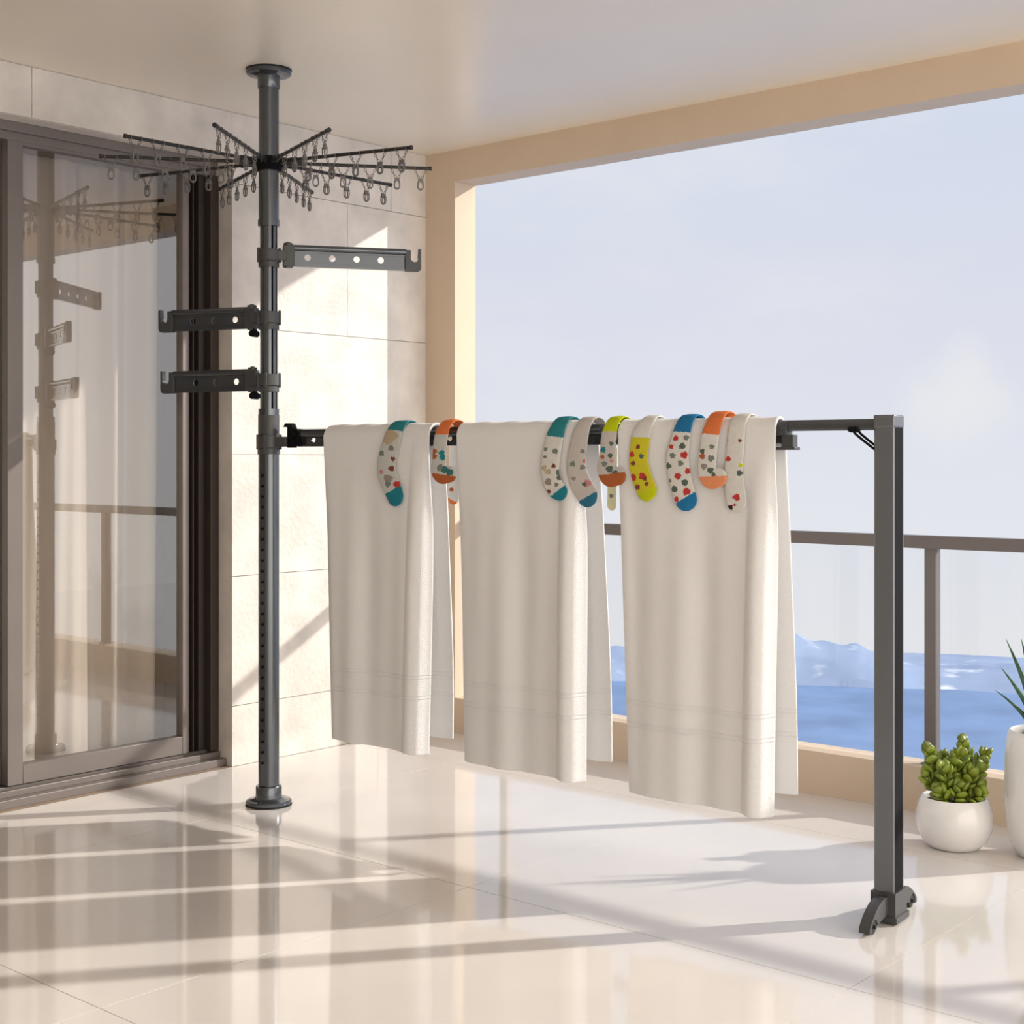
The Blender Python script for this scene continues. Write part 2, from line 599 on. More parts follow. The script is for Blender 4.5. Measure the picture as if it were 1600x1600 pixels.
def sash(x0, x1, y0, y1, lw, rw):
    bm = bmesh.new()
    dbox(bm, (x0, y0, 0.06), (x0 + lw, y1, 2.39))
    dbox(bm, (x1 - rw, y0, 0.06), (x1, y1, 2.39))
    dbox(bm, (x0 + lw, y0, 0.06), (x1 - rw, y1, 0.13))
    dbox(bm, (x0 + lw, y0, 2.345), (x1 - rw, y1, 2.39))
    s = build('sliding_panel', bm, M_BRONZE, door, bevel=0.002)
    bm = bmesh.new()
    ym = (y0 + y1) / 2 - O.y
    vs = [bm.verts.new(v) for v in ((x0 + lw - O.x, ym, 0.13), (x1 - rw - O.x, ym, 0.13), (x1 - rw - O.x, ym, 2.345), (x0 + lw - O.x, ym, 2.345))]
    bm.faces.new(vs)
    p = build('glass_pane', bm, M_DGLASS, s, smooth=False, recalc=False)
    return s


sash(-2.003, -1.224, 0.108, 0.15, 0.060, 0.030)
sash(-2.86, -1.963, 0.158, 0.20, 0.045, 0.045)
sash(-3.56, -2.80, 0.108, 0.15, 0.045, 0.045)
sash(-4.24, -3.50, 0.158, 0.20, 0.045, 0.045)

# curtain
rnd = random.Random(7)


def curtain(x0, x1, label, seed):
    rnd = random.Random(seed)
    bm = bmesh.new()
    nx = int((x1 - x0) / 0.006)
    nz = 30
    ph = [rnd.uniform(0, 6.28) for _ in range(4)]
    grid = []
    for j in range(nz + 1):
        z = 0.075 + (2.37 - 0.075) * j / nz
        w = 1 - j / nz
        row = []
        for i in range(nx + 1):
            x = x0 + (x1 - x0) * i / nx
            a = 0.033 + 0.006 * math.sin(x * 5 + ph[0])
            y = a * math.sin(2 * PI * x / 0.19 + ph[1] + 0.9 * math.sin(x * 7 + ph[2]) + 0.35 * w * math.sin(x * 11 + ph[3]))
            y += 0.006 * math.sin(2 * PI * x / 0.075 + 2.0 * w + ph[0])
            row.append(bm.verts.new((x + 0.012 * w * math.sin(x * 13 + ph[2]), 0.295 + y, z)))
        grid.append(row)
    for j in range(nz):
        for i in range(nx):
            bm.faces.new((grid[j][i], grid[j][i + 1], grid[j + 1][i + 1], grid[j + 1][i]))
    o = build('curtain', bm, M_CURTAIN, None, angle=180, recalc=False)
    tag(o, label, 'curtain')


curtain(-2.70, -1.225, 'pale greige sheer curtain behind the wide glass pane by the dark jamb', 3)
curtain(-4.15, -2.74, 'greige sheer curtain behind the far left door pane', 5)

# ============================================================ SEA AND HILLS
SEA = -300.0
bm = bmesh.new()
c0 = Vector((-4.7, -4.6, 0))
A0, A1, NA = math.radians(-105), math.radians(80), 260
radii = [40, 200, 500, 900, 1300, 1600, 1800, 1960, 2050]
rings = []
for r in radii:
    rings.append([bm.verts.new((c0.x + r * math.cos(A0 + (A1 - A0) * k / NA), c0.y + r * math.sin(A0 + (A1 - A0) * k / NA), SEA)) for k in range(NA + 1)])
for a, b_ in zip(rings[:-1], rings[1:]):
    for k in range(NA):
        bm.faces.new((a[k], a[k + 1], b_[k + 1], b_[k]))
o = build('sea', bm, M_SEA, None)
tag(o, 'calm blue sea far below the terrace', 'sea', kind='stuff')

ridge = [(600, 36), (740, 30), (880, 22), (960, 27), (1080, 34), (1180, 44), (1230, 47), (1262, 44), (1300, 40), (1330, 35), (1363, 28), (1400, 16), (1440, 11), (1480, 9), (1530, 12), (1600, 17), (1700, 24)]
ra = [(0.7156 - math.atan((px - 800) / 2257.2), h) for px, h in ridge][::-1]


def ridge_h(a):
    if a <= ra[0][0] or a >= ra[-1][0]:
        e = ra[0] if a <= ra[0][0] else ra[-1]
        d = abs(a - e[0])
        t = smooth01(d / 0.3)
        return e[1] * (1 - t) + t * (26 + 14 * math.sin(a * 7) + 6 * math.sin(a * 19))
    for (a0, h0), (a1, h1) in zip(ra[:-1], ra[1:]):
        if a0 <= a <= a1:
            return h0 + (h1 - h0) * smooth01((a - a0) / (a1 - a0))


bm = bmesh.new()
rnd = random.Random(2)
NA = 900
prof = [(1930, -0.05), (1955, 0.0), (1975, 0.25), (2010, 0.55), (2050, 0.85), (2085, 1.0), (2140, 0.8), (2230, 0.3), (2350, -0.1)]
rings = []
for r, f in prof:
    ring = []
    for k in range(NA + 1):
        a = A0 + (A1 - A0) * k / NA
        h = ridge_h(a) * f
        wob = 1 + 0.07 * math.sin(a * 140 + r * 0.05) + 0.05 * math.sin(a * 310 + r * 0.11)
        rr = r + 14 * math.sin(a * 60 + r * 0.02) * (f > 0)
        ring.append(bm.verts.new((c0.x + rr * math.cos(a), c0.y + rr * math.sin(a), SEA + h * wob * 1.08 + (0 if f > 0 else -2))))
    rings.append(ring)
for a, b_ in zip(rings[:-1], rings[1:]):
    for k in range(NA):
        bm.faces.new((a[k], a[k + 1], b_[k + 1], b_[k]))
# pale cliffs and mist patches with shapes of their own
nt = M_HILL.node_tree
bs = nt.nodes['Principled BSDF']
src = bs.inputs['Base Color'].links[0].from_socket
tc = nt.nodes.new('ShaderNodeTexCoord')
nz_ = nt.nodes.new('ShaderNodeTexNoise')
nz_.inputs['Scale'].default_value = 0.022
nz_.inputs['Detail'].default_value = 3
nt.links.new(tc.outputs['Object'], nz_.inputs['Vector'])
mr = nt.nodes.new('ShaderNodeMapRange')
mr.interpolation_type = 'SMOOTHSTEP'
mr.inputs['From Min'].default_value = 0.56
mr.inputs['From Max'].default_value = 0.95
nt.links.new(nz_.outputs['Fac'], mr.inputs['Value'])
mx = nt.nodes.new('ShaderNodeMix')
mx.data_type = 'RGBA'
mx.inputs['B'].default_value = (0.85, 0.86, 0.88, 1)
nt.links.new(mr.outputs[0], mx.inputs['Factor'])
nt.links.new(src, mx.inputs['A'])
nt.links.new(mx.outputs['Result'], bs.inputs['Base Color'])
o = build('hills', bm, M_HILL, None)
tag(o, 'hazy blue hills with white patches across the sea', 'hills', kind='structure')

# ============================================================ RAILING
rl = empty('balcony_railing', (0.07, -3.3, PZ))
tag(rl, 'grey brown metal railing standing on the low beige kerb', 'railing')
O = Vector(rl.location)
bm = bmesh.new()
dbox(bm, (0.045, -6.5, 0.911), (0.095, -0.183, 0.955))
build('top_rail', bm, M_RAIL, rl, bevel=0.002)
py_ = [-6.4, -4.40, -2.40, -0.42]
for y in py_:
    bm = bmesh.new()
    dbox(bm, (0.055, y - 0.021, PZ), (0.095, y + 0.021, 0.911))
    dbox(bm, (0.045, y - 0.03, PZ), (0.105, y + 0.03, PZ + 0.006))
    build('post', bm, M_RAIL, rl, bevel=0.0015)
for a, b_ in zip(py_[:-1], py_[1:]):
    bm = bmesh.new()
    dbox(bm, (0.066, a + 0.0215, PZ + 0.008), (0.074, b_ - 0.0215, 0.911))
    build('glass_panel', bm, M_GLASS, rl, smooth=False)

# ============================================================ DRYING RACK (local x runs along the bar, local y away from the camera)
PO = (-1.4017, -0.5982)
RZ = math.atan2(-0.9951, 0.09886)
rack = empty('clothes_drying_rack', (PO[0], PO[1], 0.0), RZ)
tag(rack, 'gunmetal floor to ceiling drying rack with radial clip arms, side arms and long towel bar', 'drying rack')
PN = 0.0

# main pole, three telescoped lengths
def groove_profile(r, gw, gd, centre, n=40):
    """round tube with one square channel facing `centre`"""
    out = []
    ga = math.asin(gw / 2 / r)
    for i in range(n + 1):
        a = centre + ga + (2 * PI - 2 * ga) * i / n
        out.append((r * math.cos(a), r * math.sin(a)))
    c, s = math.cos(centre), math.sin(centre)
    rr = r * math.cos(ga) - gd
    for t in (-gw / 2, gw / 2):
        out.append((rr * c - t * s, rr * s + t * c))
    return out


bm = bmesh.new()
prism(bm, circ(0.0355, 40), 2.05, 2.56)
up = build('upper_pole', bm, M_RACK, rack, angle=25)
bm = bmesh.new()
prism(bm, circ(0.038, 40), 2.045, 2.068)
build('pole_collar', bm, M_RACK, up, angle=25)
# middle pole: two slots on the +x side
pts = []
r = 0.0305
for cen in (0.33, -0.33):
    pass
def two_groove(r):
    out = []
    gs = [(-0.36, 0.0075, 0.014), (0.30, 0.0075, 0.014)]
    a_list = []
    ga0 = gs[1][0]; ga1 = gs[0][0] + 2 * PI
    h = [math.asin(w / 2 / r) for _, w, _ in gs]
    n = 40
    for i in range(n + 1):
        a = ga0 + h[1] + (ga1 - h[0] - ga0 - h[1]) * i / n
        out.append((r * math.cos(a), r * math.sin(a)))
    c, s = math.cos(gs[0][0]), math.sin(gs[0][0])
    rr = r - gs[0][2]
    w = gs[0][1] / 2
    out += [(rr * c + w * s, rr * s - w * c), (rr * c - w * s, rr * s + w * c)]
    for i in range(7):
        a = gs[0][0] + h[0] + (gs[1][0] - h[1] - gs[0][0] - h[0]) * i / 6
        out.append((r * math.cos(a), r * math.sin(a)))
    c, s = math.cos(gs[1][0]), math.sin(gs[1][0])
    out += [(rr * c + w * s, rr * s - w * c), (rr * c - w * s, rr * s + w * c)]
    return out


bm = bmesh.new()
prism(bm, two_groove(r), 1.37, 2.05)
mp = build('middle_pole', bm, M_RACK, rack, angle=25)
bm = bmesh.new()
for a in (-0.36, 0.30):
    M = Matrix.Rotation(a, 4, 'Z')
    box(bm, (0.0172, -0.0035, 1.372), (0.0195, 0.0035, 2.044), M)
build('slot_lining', bm, M_RACK_DK, mp)
# lower pole with adjustment holes facing -y
bm = bmesh.new()
prism(bm, groove_profile(0.0365, 0.026, 0.0015, -PI / 2 + 0.07), 0.07, 1.40)
lp = build('lower_pole', bm, M_RACK, rack, angle=25)
bm = bmesh.new()
M0 = Matrix.Rotation(-PI / 2 + 0.07, 4, 'Z')
z = 1.165
zs = []
while z > 0.13:
    zs.append(z)
    z -= 0.0375
rod(bm, M0 @ Vector((0.030, 0, 0)), M0 @ Vector((0.0355, 0, 0)), 0.0050, 14)
h0 = build('adjustment_hole', bm, M_RACK_DK, lp)
for k, z in enumerate(zs):
    h = h0 if k == 0 else h0.copy()
    if k:
        COL.objects.link(h)
        h.parent = lp
    h.location = (0, 0, z)

def disc_plate(name, z, sgn):
    bm = bmesh.new()
    rc = 0.0455 if sgn > 0 else 0.039
    prof = [(0.0, 0), (0.078, 0), (0.080, sgn * 0.004), (0.080, sgn * 0.012), (0.076, sgn * 0.016), (rc + 0.005, sgn * 0.020), (rc + 0.0005, sgn * 0.024), (rc, sgn * 0.062), (rc - 0.002, sgn * 0.066), (0.034, sgn * 0.066), (0.0, sgn * 0.066)]
    lathe(bm, prof, 56)
    bmesh.ops.translate(bm, verts=bm.verts[:], vec=(0, 0, z))
    o = build(name, bm, M_RACK, rack, angle=35)
    return o


fp = disc_plate('foot_plate', 0.003, 1)
bm = bmesh.new()
lathe(bm, [(0, 0), (0.081, 0), (0.082, 0.003), (0.0, 0.003)], 56)
build('rubber_pad', bm, M_RUBBER, fp)
cp = disc_plate('ceiling_plate', 2.597, -1)
bm = bmesh.new()
lathe(bm, [(0, 2.597), (0.081, 2.597), (0.081, 2.6), (0.0, 2.6)], 56)
build('rubber_pad', bm, M_RUBBER, cp)

# radial airer
HZ = 2.272
bm = bmesh.new()
lathe(bm, [(0.036, -0.03), (0.044, -0.03), (0.047, -0.026), (0.047, 0.012), (0.044, 0.018), (0.036, 0.018)], 48, (0, 0, HZ))
lathe(bm, [(0.047, -0.012), (0.052, -0.012), (0.053, -0.006), (0.052, 0.0), (0.047, 0.0)], 48, (0, 0, HZ))
hub = build('airer_hub', bm, M_RACK_DK, rack, angle=30)


def clip_mesh():
    bm = bmesh.new()
    # hook rings round the rod
    for dx in (-0.022, 0.022):
        tube(bm, [(dx, 0.0105 * math.cos(a), 0.0105 * math.sin(a) - 0.002) for a in [2 * PI * k / 12 for k in range(12)]], 0.0013, 6, True)
        # chain: three small links down to the clip
        for k in range(3):
            t0, t1 = k / 3.0, (k + 1) / 3.0
            p0 = Vector((dx * (1 - t0 * 0.78), 0, -0.012 - 0.036 * t0))
            p1 = Vector((dx * (1 - t1 * 0.78), 0, -0.012 - 0.036 * t1))
            mid = (p0 + p1) / 2
            d = (p1 - p0)
            L = d.length * 0.62
            d.normalize()
            s = Vector((d.z, 0, -d.x)) if k % 2 == 0 else Vector((0, 1, 0))
            tube(bm, [mid + d * (L * math.cos(a)) + s * (0.0042 * math.sin(a)) for a in [2 * PI * q / 10 for q in range(10)]], 0.0012, 6, True)
    # clip body: head block, spring, two jaws forming an open loop
    box(bm, (-0.010, -0.004, -0.062), (0.010, 0.004, -0.048))
    rod(bm, (-0.0075, -0.007, -0.064), (-0.0075, 0.007, -0.064), 0.0042, 10)
    rod(bm, (0.0075, -0.007, -0.064), (0.0075, 0.007, -0.064), 0.0042, 10)
    for sy in (-1, 1):
        pts = []
        for k in range(17):
            a = PI * k / 16
            pts.append((0.0105 * math.cos(a) * 1.0, sy * (0.0045 - 0.0025 * math.sin(a)), -0.084 - 0.015 * math.sin(a)))
        pts = [(0.0095, sy * 0.0045, -0.060)] + pts + [(-0.0095, sy * 0.0045, -0.060)]
        tube(bm, pts, 0.0022, 7)
        box(bm, (-0.006, sy * 0.002 - 0.0012, -0.099), (0.006, sy * 0.002 + 0.0012, -0.092))
    return bm


arm0 = None
clip0 = None
for k in range(10):
    a = math.radians(46 + 36 * k)
    if arm0 is None:
        bm = bmesh.new()
        rod(bm, (0.095, 0, 0), (0.575, 0, 0), 0.0062, 14)
        rod(bm, (0.570, 0, 0), (0.580, 0, 0), 0.0078, 14)
        box(bm, (0.046, -0.009, -0.011), (0.072, -0.003, 0.011))
        box(bm, (0.046, 0.003, -0.011), (0.072, 0.009, 0.011))
        box(bm, (0.058, -0.0028, -0.008), (0.100, 0.0028, 0.008))
        rod(bm, (0.088, 0, 0), (0.118, 0, 0), 0.0092, 14)
        rod(bm, (0.062, -0.012, 0), (0.062, 0.012, 0), 0.004, 10)
        arm = arm0 = build('radial_arm', bm, M_SPOKE, rack)
    else:
        arm = arm0.copy()
        COL.objects.link(arm)
        arm.parent = rack
    arm.location = (0, 0, HZ)
    arm.rotation_euler = (0, 0, a)
    for q, d in enumerate((0.165, 0.262, 0.358, 0.455, 0.540)):
        if clip0 is None:
            cl = clip0 = build('hanging_clip', clip_mesh(), M_CLIP, arm)
        else:
            cl = clip0.copy()
            COL.objects.link(cl)
            cl.parent = arm
        cl.location = (d, 0, 0)
        cl.scale = (0.9, 0.9, 0.80)
        cl.rotation_euler = (0, 0, 0)

# swing arms ----------------------------------------------------------
def round_hole(x, y, r, n=20):
    return [(x + r * math.cos(2 * PI * i / n), y + r * math.sin(2 * PI * i / n)) for i in range(n)][::-1]


def arm_frame(ang):
    """matrix: plate x -> along the arm, plate y -> up, plate z -> sideways"""
    c, s = math.cos(ang), math.sin(ang)
    return Matrix(((c, 0, s, 0), (s, 0, -c, 0), (0, 1, 0, 0), (0, 0, 0, 1)))


def collar(name, z0, z1, parent, r=0.0405, box_ang=None, ext=0.06, half=0.02, mat_=None):
    bm = bmesh.new()
    prism(bm, circ(r, 40), z0, z1)
    prism(bm, circ(r - 0.004, 40), z0 - 0.022, z0)
    if box_ang is not None:
        M = Matrix.Rotation(box_ang, 4, 'Z')
        box(bm, (0.02, -half, z0 + 0.004), (ext, half, z1 - 0.004), M)
    # vertical ribs of the clamp
    for a in (-1.9, -1.1, 0.5):
        M = Matrix.Rotation(a, 4, 'Z')
        box(bm, (r - 0.004, -0.006, z0 - 0.006), (r + 0.003, 0.006, z1 + 0.004), M)
    return build(name, bm, M_PLASTIC if mat_ is None else mat_, parent, bevel=0.0015)


def swing_arm(ang, zc, L, knob):
    e = build_arm_body(ang, zc, L)
    c = collar('arm_collar', zc - 0.022, zc + 0.020, e, box_ang=ang, half=0.026)
    bm = bmesh.new()
    M = Matrix.Rotation(ang, 4, 'Z')
    v = lambda x, y, z: M @ Vector((x, y, z))
    # pivot knuckle
    rod(bm, v(0.068, 0, zc - 0.043), v(0.068, 0, zc + 0.045), 0.0165, 24)
    box(bm, (0.05, -0.0165, zc - 0.038), (0.09, 0.0165, zc + 0.036), M)
    rod(bm, v(0.068, 0, zc + 0.043), v(0.068, 0, zc + 0.049), 0.008, 16)
    build('pivot_knuckle', bm, M_PLASTIC, e, bevel=0.0015)
    if knob:
        bm = bmesh.new()
        rod(bm, v(0.060, -0.02, zc - 0.056), v(0.060, 0.018, zc - 0.056), 0.012, 20)
        rod(bm, v(0.060, -0.024, zc - 0.056), v(0.060, -0.02, zc - 0.056), 0.008, 14)
        box(bm, (0.054, -0.012, zc - 0.056), (0.066, 0.012, zc - 0.03), M)
        build('lock_knob', bm, M_RACK_DK, e, bevel=0.001)
    return e


def build_arm_body(ang, zc, L):
    F = Matrix.Translation((0, 0, zc)) @ arm_frame(ang)
    x0, x1 = 0.075, L - 0.055
    bm = bmesh.new()
    holes = [round_hole(0.137 + 0.088 * k, -0.004, 0.0115) for k in range(5) if 0.137 + 0.088 * k < x1 - 0.02]
    plate(bm, [(x0, -0.038), (x1, -0.038), (x1, 0.030), (x0, 0.030)], holes, 0.004, F)
    rod(bm, F @ Vector((x0, 0.029, 0)), F @ Vector((x1, 0.029, 0)), 0.0115, 20)
    for z in (-0.036,):
        lo, hi = (x0, z - 0.003, -0.0085), (x1, z + 0.003, 0.0085)
        box(bm, lo, hi, F)
    box(bm, (x0, 0.012, -0.006), (x1, 0.018, 0.006), F)
    box(bm, (x0, -0.024, -0.005), (x1, -0.021, 0.005), F)
    o = build('swing_arm', bm, M_RACK, rack, weld=False)
    # hook end
    hx = L - 0.055
    out = [(hx - 0.004, -0.041), (L - 0.012, -0.041), (L - 0.003, -0.037), (L, -0.028), (L, 0.040), (L - 0.008, 0.042), (L - 0.010, 0.010)]
    cx_, cy_, rr = L - 0.0235, 0.008, 0.0150
    for k in range(0, 13):
        a = -PI * k / 12
        out.append((cx_ + rr * math.cos(a) * 1.0, cy_ + rr * math.sin(a)))
    out += [(cx_ - rr, 0.036), (hx - 0.004, 0.036)]
    bm = bmesh.new()
    plate(bm, out, [], 0.022, F)
    hk = build('hook_end', bm, M_PLASTIC, o, bevel=0.0012, weld=True)
    return o


cr = (0.708, 0.707)
ang_r = math.atan2(0.774, 0.634)
swing_arm(ang_r, 1.944, 0.548, False)
swing_arm(math.atan2(-0.13, -0.507), 1.724, 0.455, True)
swing_arm(math.atan2(-0.10, -0.51), 1.503, 0.465, True)

# towel bar ------------------------------------------------------------
BN = 0.034
F = Matrix(((1, 0, 0, 0), (0, 0, 1, BN), (0, 1, 0, 0), (0, 0, 0, 1)))
x0, x1 = 0.115, 1.95
bm = bmesh.new()
holes = [round_hole(0.185 + 0.30 * k, 1.290, 0.0095) for k in range(6)]
plate(bm, [(x0, 1.268), (x1, 1.268), (x1, 1.312), (x0, 1.312)], holes, 0.005, F)
rod(bm, (x0, BN, 1.311), (x1, BN, 1.311), 0.0165, 24)
box(bm, (x0, BN - 0.010, 1.266), (x1, BN + 0.010, 1.272))
bar = build('towel_bar', bm, M_RACK, rack)
bm = bmesh.new()
prism(bm, [(-0.021, 1.288), (0.021, 1.288), (0.0225, 1.300), (0.0225, 1.316), (0.017, 1.326), (0.008, 1.3295), (-0.008, 1.3295), (-0.017, 1.326), (-0.0225, 1.316), (-0.0225, 1.300)], 1.925, 1.972,
      Matrix(((0, 0, 1, 0), (1, 0, 0, BN), (0, 1, 0, 0), (0, 0, 0, 1))))
prism(bm, [(-0.016, 1.250), (0.016, 1.250), (0.016, 1.29), (-0.016, 1.29)], 1.955, 1.990, Matrix(((0, 0, 1, 0), (1, 0, 0, BN), (0, 1, 0, 0), (0, 0, 0, 1))))
prism(bm, [(-0.019, 1.248), (0.019, 1.248), (0.019, 1.256), (-0.019, 1.256)], 1.935, 1.996, Matrix(((0, 0, 1, 0), (1, 0, 0, BN), (0, 1, 0, 0), (0, 0, 0, 1))))
build('bar_end_sleeve', bm, M_PLASTIC, bar, bevel=0.0015)
bm = bmesh.new()
prism(bm, [(-0.011, 1.300), (0.011, 1.300), (0.0135, 1.308), (0.0135, 1.322), (0.009, 1.330), (-0.009, 1.330), (-0.0135, 1.322), (-0.0135, 1.308)], 1.90, 2.235,
      Matrix(((0, 0, 1, 0), (1, 0, 0, BN), (0, 1, 0, 0), (0, 0, 0, 1))))
build('extension_tube', bm, M_RACK, rack, bevel=0.001)
# clamp joining bar and pole
cl = collar('bar_clamp', 1.262, 1.305, rack, r=0.0435, box_ang=0.20, ext=0.085, half=0.022)
bm = bmesh.new()
prism(bm, circ(0.0375, 36), 1.305, 1.378)
build('clamp_sleeve', bm, M_PLASTIC, cl, angle=25)
bm = bmesh.new()
rod(bm, (0.092, 0.022, 1.262), (0.092, 0.022, 1.335), 0.017, 24)
box(bm, (0.092, 0.010, 1.268), (0.130, 0.056, 1.328))
rod(bm, (0.082, 0.022, 1.335), (0.082, 0.022, 1.348), 0.024, 20, 0.018)
rod(bm, (0.112, -0.004, 1.285), (0.112, 0.022, 1.285), 0.007, 14)
rod(bm, (0.112, -0.004, 1.312), (0.112, 0.022, 1.312), 0.007, 14)
build('bar_hinge', bm, M_RACK_DK, cl, bevel=0.001)

# end post --------------------------------------------------------------
px0, px1, pn0, pn1 = 2.228, 2.284, 0.0, 0.072
bm = bmesh.new()
prism(bm, [(px0 + 0.004, pn0), (px1 - 0.003, pn0), (px1, pn0 + 0.003), (px1, pn0 + 0.004), (px1 - 0.010, pn0 + 0.004), (px1 - 0.010, pn1 - 0.008), (px1, pn1 - 0.008), (px1, pn1 - 0.003), (px1 - 0.003, pn1), (px0 + 0.003, pn1), (px0, pn1 - 0.003), (px0, pn0 + 0.004)], 0.06, 1.318)
post = build('end_post', bm, M_POST, rack, angle=25)
bm = bmesh.new()
box(bm, (px1 - 0.0102, pn0 + 0.0042, 0.06), (px1 - 0.0008, pn1 - 0.0082, 1.317))
c_ = build('post_channel', bm, M_RACK_DK, post)
c_['label'] = 'black channel along the side of the end post'
bm = bmesh.new()
box(bm, (px0 - 0.001, pn0 - 0.001, 1.305), (px1 + 0.001, pn1 + 0.001, 1.340))
build('post_cap', bm, M_POST, post, bevel=0.005, seg=4)
for dn in (0.006, 0.046):
    bm = bmesh.new()
    tube(bm, [(2.165, dn, 1.302), (2.175, dn, 1.290), (2.20, dn, 1.270), (2.232, dn, 1.246)], 0.0035, 8)
    build('brace_rod', bm, M_RACK_DK, post)
bm = bmesh.new()
rod(bm, (2.163, 0.001, 1.302), (2.163, 0.051, 1.302), 0.008, 14)
box(bm, (2.150, 0.012, 1.298), (2.176, 0.042, 1.306))
build('brace_bracket', bm, M_RACK_DK, post, bevel=0.001)

# wheeled foot
foot = empty('wheeled_foot', (0, 0, 0))
COL.objects.unlink(foot)
bpy.data.objects.remove(foot)
bm = bmesh.new()
xc = 2.256
# central socket
box(bm, (px0 - 0.006, pn0 - 0.006, 0.012), (px1 + 0.006, pn1 + 0.006, 0.082))
box(bm, (px0 - 0.011, pn0 - 0.011, 0.004), (px1 + 0.011, pn1 + 0.011, 0.020))
# two arched fenders reaching out on each side of the post
Fp = Matrix(((0, 0, 1, xc), (1, 0, 0, 0.036), (0, 1, 0, 0), (0, 0, 0, 1)))
for sg in (-1, 1):
    o_ = []
    for k in range(13):
        t = k / 12
        y = 0.036 + 0.135 * t
        o_.append((sg * y, 0.052 * (1 - t) ** 0.8 + 0.016 * (1 - (2 * t - 1) ** 2) + 0.020))
    o_ += [(sg * 0.172, 0.008), (sg * 0.160, 0.006)]
    for k in range(11):
        a = PI * (0.02 + 0.96 * k / 10)
        o_.append((sg * (0.138 + 0.021 * math.cos(a)), 0.016 + 0.021 * math.sin(a)))
    o_ += [(sg * 0.112, 0.020), (sg * 0.036, 0.030)]
    if sg < 0:
        o_ = o_[::-1]
    plate(bm, o_, [], 0.030, Fp)
foot = build('wheeled_foot', bm, M_PLASTIC, rack, bevel=0.003, weld=True)
for sg in (-1, 1):
    bm = bmesh.new()
    rod(bm, (xc - 0.012, 0.036 + sg * 0.138, 0.0185), (xc + 0.012, 0.036 + sg * 0.138, 0.0185), 0.0185, 28)
    rod(bm, (xc - 0.019, 0.036 + sg * 0.138, 0.0185), (xc + 0.019, 0.036 + sg * 0.138, 0.0185), 0.005, 14)
    build('wheel', bm, M_RUBBER, foot, bevel=0.001)

# ============================================================ TOWELS AND SOCKS
ZC = 1.300
NC = BN


def drape(d, r):
    """d metres down the front from bar level (negative: over the bar to the back) -> (n, z)"""
    if d >= 0:
        return NC - r, ZC - d
    th = -d / r
    if th <= PI:
        return NC - r * math.cos(th), ZC + r * math.sin(th)
    return NC + r, ZC - (th - PI) * r


def fold(u, d, seed):
    w = smooth01(d / 0.55)
    a = (0.0075 * math.sin(2 * PI * (u + 0.013 * math.sin(d * 3 + seed)) / 0.235 + seed * 1.7)
         + 0.0030 * math.sin(2 * PI * u / 0.115 + seed * 2.3 + d * 0.8))
    return a * w


TOWELS = [
    # label, top u0,u1  bottom u0,u1   front z, back (top u0,u1, bottom u0,u1, z), seed
    ('white terry towel nearest the tall pole, with a teal cuffed sock lying on it', 0.266, 0.729, 0.295, 0.699, 0.264, 0.285, 0.735, 0.300, 0.722, 0.292, 0.4),
    ('white terry towel in the middle of the bar, between the orange and lime cuffed socks', 0.841, 1.315, 0.862, 1.308, 0.254, 0.855, 1.330, 0.880, 1.340, 0.290, 1.9),
    ('white terry towel nearest the end post, carrying the yellow and blue socks', 1.441, 1.949, 1.471, 1.925, 0.236, 1.455, 1.945, 1.480, 1.955, 0.272, 3.3),
]
RT = 0.037


